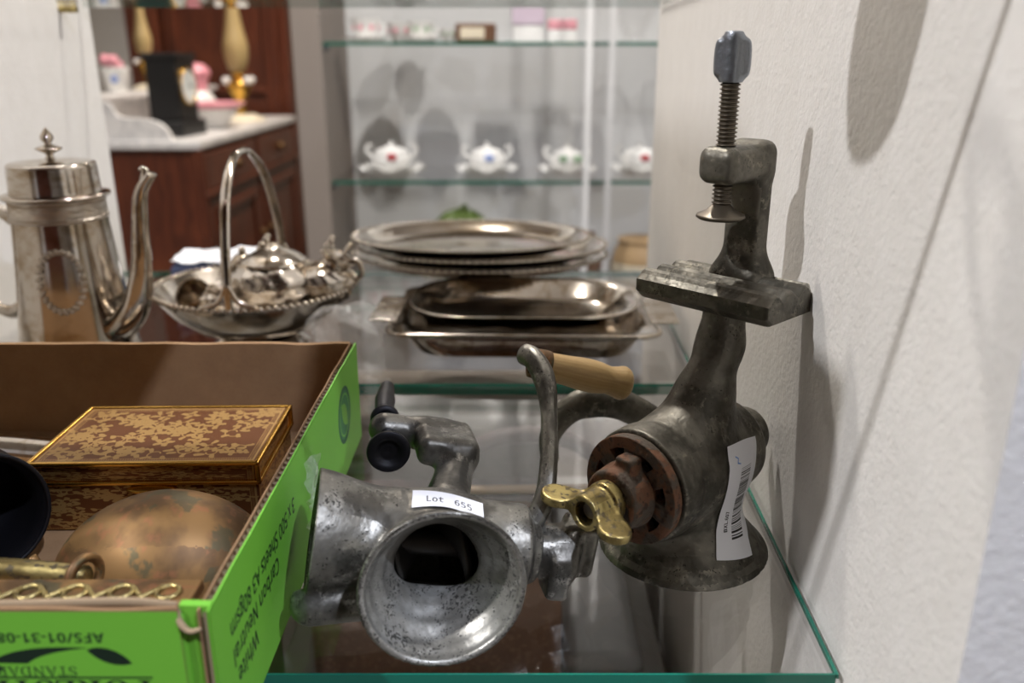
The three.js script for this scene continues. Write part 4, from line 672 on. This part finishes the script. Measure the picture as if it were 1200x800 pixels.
{ // porcelain jug on the upper shelf; its shadow falls on the side panel
  const t = thing('porcelain_jug', 'white porcelain jug with loop handle on the upper glass shelf', 'jug', [0.075, S + 0.335, -0.345], 0.9);
  part('body', lathe(curveProfile([[0, 0], [0.024, 0.001], [0.03, 0.012], [0.034, 0.03], [0.03, 0.052], [0.021, 0.068], [0.023, 0.084], [0.022, 0.084], [0.019, 0.068], [0.02, 0.05], [0, 0.006]], 60), 40), M.porcelain, t);
  part('handle', sweep([[0.022, 0.074, 0], [0.042, 0.076, 0], [0.05, 0.058, 0], [0.044, 0.036, 0], [0.031, 0.026, 0]], [0.0035, 0.0032, 0.0032, 0.003, 0.0032], 30, 10), M.porcelain, t);
}

// ---------------------------------------------------------------- far glass cabinet with porcelain
const CX0 = -0.45, CX1 = 0.95, CZ0 = -2.14, CZ1 = -2.46;
{
  const t = thing('display_cabinet', 'tall taupe-framed display cabinet with glass doors full of porcelain', 'cabinet');
  part('side_panel', rbox(0.068, 2.1, 0.36, 0.004, CX0 - 0.034, 1.05, -2.30, 0.5), M.taupe, t);
  part('side_panel', rbox(0.068, 2.1, 0.36, 0.004, CX1 + 0.034, 1.05, -2.30, 0.5), M.taupe, t);
  part('back_panel', span(CX0, CX1, 0.05, 2.1, CZ1 - 0.02, CZ1, 0.5), M.backPanel, t);
  part('base', span(CX0, CX1, 0, 0.12, CZ1, CZ0, 0.5), M.taupe, t);
  part('glass_door', span(CX0 + 0.002, 0.245, 0.12, 2.09, CZ0 + 0.004, CZ0 + 0.008, 0.5), M.glass, t);
  part('glass_door', span(0.175, CX1 - 0.002, 0.12, 2.09, CZ0 + 0.012, CZ0 + 0.016, 0.5), M.glass, t);
  part('door_seal', span(0.175, 0.190, 0.12, 2.09, CZ0 + 0.016, CZ0 + 0.018, 0.5), phys({ color: 0xffffff, transmission: 0.55, thickness: 0, roughness: 0.6 }), t);
  part('door_seal', span(0.230, 0.245, 0.12, 2.09, CZ0 + 0.009, CZ0 + 0.011, 0.5), phys({ color: 0xffffff, transmission: 0.55, thickness: 0, roughness: 0.6 }), t);
  const names = ['lowest', 'second', 'third', 'top'];
  [0.43, 0.757, 1.085, 1.42].forEach((y, i) => {
    const s = thing('cabinet_shelf', names[i] + ' glass shelf inside the far display cabinet', 'glass shelf', [0, y, 0], 0, 'glass shelves of the far cabinet');
    part('pane', span(CX0, CX1, -0.008, 0, CZ1 + 0.002, CZ0 - 0.013, 0.5), M.glass, s);
    part('polished_edge', span(CX0, CX1, -0.008, 0, CZ0 - 0.013, CZ0 - 0.011, 0.5), M.glassEdge, s);
    for (const x of [CX0, CX1]) part('shelf_peg', new THREE.SphereGeometry(0.009, 14, 10).translate(x + (x < 0 ? 0.004 : -0.004), -0.012, CZ0 - 0.02), M.steel, s);
  });
}
const cupProfile = [[0, 0], [0.016, 0.001], [0.018, 0.004], [0.024, 0.018], [0.030, 0.036], [0.034, 0.046], [0.032, 0.046], [0.027, 0.034], [0.02, 0.016], [0, 0.006]];
function teacup(label, x, y, z, m, group, k = 1, withSaucer = true) {
  const t = thing('teacup', label, 'teacup', [x, y, z], 0.6, group);
  if (withSaucer) part('saucer', lathe([[0, 0], [0.024, 0], [0.05, 0.009], [0.056, 0.012], [0.05, 0.012], [0.022, 0.004], [0, 0.004]], 36).scale(k, k, k), M.porcelain, t);
  part('cup', lathe(cupProfile, 36).scale(k, k, k).translate(0, withSaucer ? 0.0045 * k : 0, 0), M.porcelain, t);
  part('handle', sweep([[0.028, 0.038, 0], [0.044, 0.04, 0], [0.046, 0.026, 0], [0.026, 0.016, 0]].map((p) => p.map((q) => q * k)), [0.003, 0.0026, 0.003], 20, 8), M.porcelain, t);
  const f = []; for (let i = 0; i < 7; i++) { const a = i * 0.9; f.push(new THREE.SphereGeometry(0.006 * k, 8, 6).scale(1, 1, 0.35).translate(0, 0, 0.0295 * k).rotateY(a).translate(0, (withSaucer ? 0.032 : 0.028) * k, 0)); }
  part('flower_print', merge(f), m, t);
  return t;
}
{
  const y3 = 1.085, y2 = 0.757, y1 = 0.43, zc = -2.27;
  teacup('white teacup with pink flowers on the third shelf by the cabinet post', -0.365, y3, zc, M.pink, 'teacups on the third shelf', 1.1);
  teacup('white teacup with pink handle flowers beside the green printed cup', -0.29, y3, zc - 0.09, M.pink, 'teacups on the third shelf', 1.1, false);
  teacup('small green printed teacup on the third shelf', -0.23, y3, zc - 0.02, M.sageGreen, 'teacups on the third shelf', 1.0);
  teacup('tiny white and green coffee cup beside the brown box', -0.158, y3, zc + 0.02, M.sageGreen, 'teacups on the third shelf', 0.7, false);
  let t = thing('brown_box', 'brown patterned box with cream panel on the third cabinet shelf', 'box', [-0.09, y3, zc]); part('box', rbox(0.1, 0.045, 0.07, 0.006, 0, 0.0226, 0), M.brown, t); part('cream_panel', rbox(0.06, 0.026, 0.004, 0.002, -0.008, 0.022, 0.035), M.cream, t);
  t = thing('soap_box', 'lilac and white stacked gift box on the third cabinet shelf', 'box', [0.04, y3, zc]); part('lower_box', rbox(0.075, 0.04, 0.06, 0.004, 0, 0.0201, 0), M.white, t); part('lid', rbox(0.08, 0.05, 0.065, 0.004, 0, 0.066, 0), M.lilac, t);
  t = thing('soap_box', 'pale pink striped gift box beside the lilac box', 'box', [0.125, y3, zc]); part('lower_box', rbox(0.07, 0.03, 0.06, 0.004, 0, 0.0151, 0), M.white, t); part('lid', rbox(0.072, 0.024, 0.062, 0.004, 0, 0.042, 0), M.pink, t);
  t = thing('glass_vase', 'clear glass vase with gilt rim on the third cabinet shelf', 'vase', [0.305, y3, zc]); part('vase', lathe(curveProfile([[0, 0], [0.035, 0.001], [0.03, 0.02], [0.05, 0.06], [0.06, 0.1], [0.058, 0.1], [0.047, 0.06], [0.026, 0.02], [0, 0.008]], 40), 36), M.glass, t); part('gilt_rim', new THREE.TorusGeometry(0.059, 0.002, 8, 36).rotateX(Math.PI / 2).translate(0, 0.1, 0), M.gold, t);
  // second shelf
  const tureen = (label, x, m, k, flowers) => {
    const q = thing('flower_tureen', label, 'tureen', [x, y2, zc], 0, 'porcelain tureens on the second shelf');
    const dish = lathe([[0, 0], [0.04, 0], [0.08, 0.012], [0.09, 0.018], [0.08, 0.017], [0.038, 0.006], [0, 0.006]], 48), p = dish.attributes.position; for (let i = 0; i < p.count; i++) { const r = Math.hypot(p.getX(i), p.getZ(i)), a = Math.atan2(p.getZ(i), p.getX(i)); p.setY(i, p.getY(i) + 0.006 * Math.sin(a * 7) * r / 0.09 * (r > 0.05 ? 1 : 0) + (r > 0.05 ? 0.004 : 0)); } dish.computeVertexNormals();
    part('dish', dish.scale(k, k, k * 0.8), M.porcelain, q);
    part('bowl', lathe(curveProfile([[0.02, 0.006], [0.036, 0.016], [0.05, 0.036], [0.046, 0.052], [0.042, 0.054], [0, 0.05]], 30), 40).scale(k, k, k), M.porcelain, q);
    part('lid', lathe(curveProfile([[0.046, 0.054], [0.04, 0.064], [0.022, 0.072], [0.008, 0.078], [0.006, 0.086], [0, 0.09]], 30), 36).scale(k, k, k), M.porcelain, q);
    const l = []; for (let i = 0; i < flowers; i++) l.push(new THREE.SphereGeometry(0.014 * k, 12, 8).scale(1, 0.8, 0.5).translate((i - (flowers - 1) / 2) * 0.04 * k + 0.006, 0.05 * k, 0.046 * k)); part('flower', merge(l), m, q);
    for (const s of [-1, 1]) part('handle', sweep([[s * 0.045, 0.042, 0], [s * 0.066, 0.062, 0], [s * 0.06, 0.078, 0], [s * 0.048, 0.07, 0]].map((v) => v.map((w) => w * k)), [0.004, 0.005, 0.003], 18, 8), M.porcelain, q);
    return q;
  };
  tureen('white porcelain tureen with red flower on ruffled dish at the cabinet post', -0.315, M.red, 1.0, 1);
  tureen('white porcelain tureen with blue flower in the middle of the second shelf', -0.065, M.blue, 0.95, 1);
  tureen('white porcelain tureen with sage sprig near the door seal', 0.145, M.sageGreen, 0.9, 2);
  tureen('white porcelain tureen with red flower at the right of the second shelf', 0.335, M.red, 0.95, 1);
  // lowest shelf
  t = thing('green_tureen', 'green leaf-moulded pottery tureen on the lowest cabinet shelf', 'tureen', [-0.135, y1, zc]);
  const gm = new THREE.SphereGeometry(0.1, 40, 30), gp = gm.attributes.position; for (let i = 0; i < gp.count; i++) { const v = V().fromBufferAttribute(gp, i), a = Math.atan2(v.z, v.x); v.multiplyScalar(1 + 0.05 * Math.cos(a * 9 + Math.sin(v.y * 60))); gp.setXYZ(i, v.x, v.y, v.z); } gm.computeVertexNormals();
  part('bowl', gm.scale(1, 1.14, 0.95).translate(0, 0.12, 0), M.leafGreen, t); part('foot', cyl(0.05, 0.058, 0.015, 32).translate(0, 0.0078, 0), M.leafGreen, t); part('stem', sweep([[0, 0.23, 0], [0.006, 0.242, 0], [0.016, 0.247, 0]], [0.009, 0.007, 0.006], 12, 10), M.leafGreen, t);
  t = thing('tan_crock', 'tan pottery crock with cream band on the lowest cabinet shelf', 'crock', [0.345, y1, zc + 0.02]); part('crock', lathe(curveProfile([[0, 0], [0.06, 0.002], [0.075, 0.05], [0.075, 0.11], [0.06, 0.15], [0.062, 0.16], [0.055, 0.16], [0, 0.14]], 36), 40), M.tan, t); part('band', lathe([[0.0755, 0.06], [0.0775, 0.062], [0.0775, 0.1], [0.0755, 0.102]], 40), M.cream, t);
  t = thing('brown_jug', 'brown glazed jug beside the tan crock in the cabinet', 'jug', [0.20, y1, zc - 0.02]); part('body', lathe(curveProfile([[0, 0], [0.035, 0.002], [0.045, 0.05], [0.03, 0.11], [0.022, 0.14], [0.026, 0.17], [0, 0.165]], 36), 32), M.brown, t); part('handle', sweep([[0.024, 0.15, 0], [0.05, 0.145, 0], [0.052, 0.1, 0], [0.038, 0.075, 0]], [0.006, 0.006, 0.006], 20, 8), M.brown, t);
  // plates standing on the top shelf, their shadows fall on the back panel
  const px = [-0.3, -0.1, 0.1, 0.3, 0.5], pl = ['at the taupe post', 'second from the taupe post', 'in the middle of the row', 'right of the middle of the row', 'at the far end of the row'];
  px.forEach((x, i) => { const q = thing('display_plate', 'white display plate standing on the top cabinet shelf, ' + pl[i], 'plate', [x, 1.42, -2.36], 0, 'plates on the top cabinet shelf'); const g = lathe([[0, 0], [0.05, 0], [0.085, 0.012], [0.088, 0.012], [0.055, 0.003], [0, 0.003]], 48).rotateX(Math.PI / 2 - 0.2).translate(0, 0.086, 0); part('plate', g, M.porcelain, q); part('stand', rbox(0.06, 0.008, 0.05, 0.003, 0, 0.0042, 0.01), M.black, q); });
}

// ---------------------------------------------------------------- marble-topped washstand and its things
{
  const x0 = -1.44, x1 = -0.985, z0 = -2.75, z1 = -4.0, top = 0.80;
  const t = thing('washstand', 'mahogany washstand with white marble top and panelled doors', 'washstand');
  part('carcass', span(x0 + 0.02, x1 - 0.02, 0.06, top - 0.028, z1 + 0.02, z0 - 0.02, 0.5), M.mahogany, t);
  part('plinth', span(x0 + 0.01, x1 - 0.005, 0, 0.09, z1 + 0.01, z0 - 0.01, 0.5), M.mahogany, t);
  part('marble_top', rbox(x1 - x0, 0.028, z0 - z1, 0.006, (x0 + x1) / 2, top - 0.014, (z0 + z1) / 2, 0.5), M.marble, t);
  const s = new THREE.Shape(); s.moveTo(x0, 0); s.lineTo(x0, 0.115); s.lineTo(x0 + 0.165, 0.115); s.bezierCurveTo(x0 + 0.2, 0.112, x0 + 0.17, 0.072, x0 + 0.225, 0.068); s.bezierCurveTo(x0 + 0.31, 0.066, x0 + 0.345, 0.06, x0 + 0.362, 0); s.closePath();
  part('marble_gallery', boxUV(new THREE.ExtrudeGeometry(s, { depth: 0.016, bevelEnabled: true, bevelSize: 0.002, bevelThickness: 0.002, bevelSegments: 2 }).translate(0, top, z0 - 0.035), 0.5), M.marble, t);
  part('marble_splashback', span(x0, x0 + 0.018, top, top + 0.115, z1, z0 - 0.02, 0.5), M.marble, t);
  part('marble_ledge', rbox(0.12, 0.018, z0 - z1 - 0.02, 0.005, x0 + 0.06, top + 0.124, (z0 + z1) / 2, 0.5), M.marble, t);
  for (let i = 0; i < 2; i++) {
    const zc = z0 - 0.33 - i * 0.6, w = 0.56;
    const dr = part('drawer', rbox(0.022, 0.12, w, 0.006, x1 - 0.014, 0.695, zc, 0.5), M.mahogany, t); part('knob', new THREE.SphereGeometry(0.018, 14, 10).translate(x1 + 0.012, 0.695, zc), M.oldBrass, dr);
    const d = part('door', rbox(0.02, 0.5, w, 0.005, x1 - 0.014, 0.36, zc, 0.5), M.mahogany, t);
    const fr = []; for (const q of [-1, 1]) fr.push(rbox(0.014, 0.42, 0.03, 0.006, x1, 0.36, zc + q * 0.2, 0.5), rbox(0.014, 0.03, 0.43, 0.006, x1, 0.36 + q * 0.2, zc, 0.5)); part('moulding', merge(fr), M.mahogany, d);
    part('knob', new THREE.SphereGeometry(0.014, 14, 10).translate(x1 + 0.012, 0.4, zc + (i ? 0.24 : -0.24)), M.oldBrass, d);
  }
  part('frieze', rbox(0.03, 0.02, z0 - z1 - 0.03, 0.006, x1 - 0.008, 0.625, (z0 + z1) / 2, 0.5), M.mahogany, t);
  for (const z of [z0 - 0.02, z1 + 0.02]) part('corner_post', rbox(0.03, 0.75, 0.03, 0.008, x1 - 0.014, 0.4, z, 0.5), M.mahogany, t);
  let q = thing('mantel_clock', 'black slate mantel clock with white dial on the marble top', 'clock', [-1.135, top, -2.97], 1.5);
  part('plinth', rbox(0.19, 0.05, 0.13, 0.006, 0, 0.0251, 0, 0.5), M.black, q); part('case', rbox(0.145, 0.2, 0.105, 0.006, 0, 0.15, 0, 0.5), M.black, q); part('cap', rbox(0.16, 0.018, 0.118, 0.004, 0, 0.255, 0, 0.5), M.black, q);
  const dial = part('dial', cyl(0.056, 0.056, 0.008, 40).rotateX(Math.PI / 2).translate(0, 0.16, 0.055), M.clockFace, q); part('bezel', new THREE.TorusGeometry(0.057, 0.004, 10, 40).translate(0, 0.16, 0.058), M.gold, dial); part('hand', merge([rbox(0.004, 0.045, 0.002, 0.0008, 0, 0.18, 0.0605), rbox(0.03, 0.004, 0.002, 0.0008, 0.013, 0.16, 0.0605)]), M.black, dial);
  q = thing('pink_bowl', 'white pottery bowl with wide pink rim on the marble top', 'bowl', [-1.12, top, -3.28]);
  part('bowl', lathe(curveProfile([[0, 0], [0.05, 0.001], [0.06, 0.01], [0.085, 0.05], [0.1, 0.075], [0.096, 0.077], [0.08, 0.05], [0.05, 0.012], [0, 0.01]], 40), 48), M.porcelain, q); part('pink_rim', lathe([[0.1, 0.072], [0.125, 0.088], [0.126, 0.092], [0.096, 0.08]], 48), M.pink, q);
  q = thing('pink_jug', 'pink and white pottery jug standing behind the pink bowl', 'jug', [-1.235, top, -3.47]); q.scale.setScalar(0.82);
  part('body', lathe(curveProfile([[0, 0], [0.055, 0.002], [0.085, 0.06], [0.085, 0.115], [0.055, 0.155], [0, 0.15]], 36), 40), M.porcelain, q); part('pink_neck', lathe(curveProfile([[0.055, 0.152], [0.062, 0.2], [0.075, 0.24], [0.045, 0.275], [0, 0.28]], 30), 40), M.pink, q); part('handle', sweep([[-0.06, 0.22, 0], [-0.11, 0.23, 0], [-0.12, 0.17, 0], [-0.084, 0.11, 0]], [0.01, 0.009, 0.01], 22, 10), M.pink, q);
  const lampCol = (label, x, y, z, k) => {
    const l = thing('column_lamp', label, 'lamp', [x, y, z], 0, 'gilt column lamps');
    part('foot', lathe(curveProfile([[0, 0], [0.09, 0.001], [0.092, 0.012], [0.07, 0.022], [0.05, 0.03], [0, 0.03]], 30), 40).scale(k, k, k), M.cream, l);
    part('stem', lathe(curveProfile([[0.026, 0.028], [0.02, 0.06], [0.03, 0.1], [0.05, 0.14], [0.045, 0.16], [0.02, 0.17], [0.028, 0.19], [0.015, 0.2]], 40), 32).scale(k, k, k), M.gold, l);
    part('column', lathe(curveProfile([[0.03, 0.2], [0.045, 0.24], [0.05, 0.3], [0.034, 0.38], [0.022, 0.48], [0.026, 0.56], [0.022, 0.6]], 40), 32).scale(k, k, k), M.onyx, l);
    for (let i = 0; i < 4; i++) { const a = i * Math.PI / 2 + 0.7; part('glass_drop', new THREE.SphereGeometry(0.016 * k, 14, 10).translate(Math.cos(a) * 0.06 * k, 0.165 * k, Math.sin(a) * 0.06 * k), M.porcelain, l); }
    part('collar', lathe([[0.022, 0.595], [0.05, 0.6], [0.055, 0.615], [0.03, 0.63], [0, 0.63]], 32).scale(k, k, k), M.gold, l);
    part('bulb_holder', cyl(0.018 * k, 0.022 * k, 0.08 * k, 24).translate(0, 0.67 * k, 0), M.gold, l);
    return l;
  };
  lampCol('gilt and onyx column lamp on the marble top beside the pink bowl', -1.11, top, -3.62, 0.98);
  lampCol('gilt column lamp at the left end of the marble ledge', -1.395, top + 0.1335, -3.42, 0.62);
  q = thing('flower_pot', 'white flower pot with pink flowers on the marble ledge', 'flower pot', [-1.385, top + 0.1335, -3.12]);
  part('pot', lathe([[0, 0], [0.032, 0], [0.046, 0.075], [0.048, 0.085], [0.044, 0.085], [0.04, 0.07], [0, 0.065]], 36), M.porcelain, q); part('emblem', new THREE.SphereGeometry(0.014, 12, 8).scale(1, 1, 0.25).translate(0.012, 0.045, 0.041), M.blue, q);
  const bl = []; seed = 77; for (let i = 0; i < 12; i++) bl.push(new THREE.SphereGeometry(0.014 + rnd() * 0.006, 10, 8).translate((rnd() - 0.5) * 0.06, 0.088 + rnd() * 0.03, (rnd() - 0.5) * 0.06)); part('blossom', merge(bl), M.pink, q);
}
{ // wardrobe behind the washstand
  const t = thing('wardrobe', 'tall mahogany wardrobe with narrow mirror behind the washstand', 'wardrobe');
  part('carcass', span(-2.3, -1.045, 0, 2.2, -4.75, -4.22, 0.7), M.mahogany, t);
  const d1 = part('door', rbox(0.52, 2.0, 0.03, 0.008, -1.35, 1.1, -4.205, 0.7), M.mahogany, t);
  part('moulding', merge([rbox(0.03, 1.8, 0.02, 0.008, -1.56, 1.1, -4.185, 0.7), rbox(0.03, 1.8, 0.02, 0.008, -1.14, 1.1, -4.185, 0.7), rbox(0.42, 0.03, 0.02, 0.008, -1.35, 1.98, -4.185, 0.7), rbox(0.42, 0.03, 0.02, 0.008, -1.35, 0.9, -4.185, 0.7)]), M.mahogany, d1);
  const d2 = part('door', rbox(0.62, 2.0, 0.03, 0.008, -1.94, 1.1, -4.205, 0.7), M.mahogany, t);
  part('mirror_glass', span(-2.15, -1.78, 0.3, 2.0, -4.192, -4.186, 0.7), M.mirror, d2);
  part('cornice', rbox(1.3, 0.08, 0.6, 0.02, -1.67, 2.24, -4.47, 0.7), M.mahogany, t);
}
{
  const t = thing('notice_board', 'narrow white panel with dark base against the far wall between wardrobe and cabinet', 'panel', [-1.23, 0, -5.24]);
  part('white_panel', rbox(0.42, 0.42, 0.03, 0.006, 0, 1.02, 0.03, 0.7), M.white, t); part('dark_panel', rbox(0.42, 0.72, 0.05, 0.006, 0, 0.4, 0.02, 0.7), M.black, t); part('dark_panel', rbox(0.42, 0.4, 0.05, 0.006, 0, 1.46, 0.02, 0.7), M.black, t); part('foot', rbox(0.46, 0.04, 0.12, 0.006, 0, 0.0202, 0.02, 0.7), M.black, t);
}
{ // dark dresser on the near side of the aisle, mirrored in the silver
  const t = thing('dresser', 'tall dark mahogany dresser on the other side of the aisle', 'dresser', [-0.3, 0, 2.75]);
  part('carcass', rbox(2.0, 0.85, 0.45, 0.01, 0, 0.47, 0, 0.7), M.mahogany, t); part('top', rbox(2.08, 0.035, 0.5, 0.01, 0, 0.91, -0.01, 0.7), M.mahogany, t);
  for (let i = 0; i < 3; i++) { const d = part('door', rbox(0.62, 0.72, 0.025, 0.008, (i - 1) * 0.65, 0.48, -0.232, 0.7), M.mahogany, t); part('knob', new THREE.SphereGeometry(0.016, 12, 8).translate((i - 1) * 0.65 + 0.24, 0.5, -0.258), M.brass, d); }
  part('upper_back', rbox(1.9, 1.3, 0.03, 0.008, 0, 1.575, 0.18, 0.7), M.mahogany, t);
  for (const x of [-0.94, 0.94]) part('upper_side', rbox(0.03, 1.3, 0.3, 0.008, x, 1.575, 0.05, 0.7), M.mahogany, t);
  for (const y of [1.25, 1.6, 1.95]) part('plate_shelf', rbox(1.85, 0.022, 0.28, 0.006, 0, y, 0.04, 0.7), M.mahogany, t);
  part('cornice', rbox(2.05, 0.07, 0.38, 0.015, 0, 2.255, 0.03, 0.7), M.mahogany, t);
  for (const x of [-0.9, 0.9]) for (const z of [-0.17, 0.17]) part('foot', cyl(0.03, 0.02, 0.05, 16).translate(x, 0.0252, z), M.mahogany, t);
}
renderer.render(scene, camera);
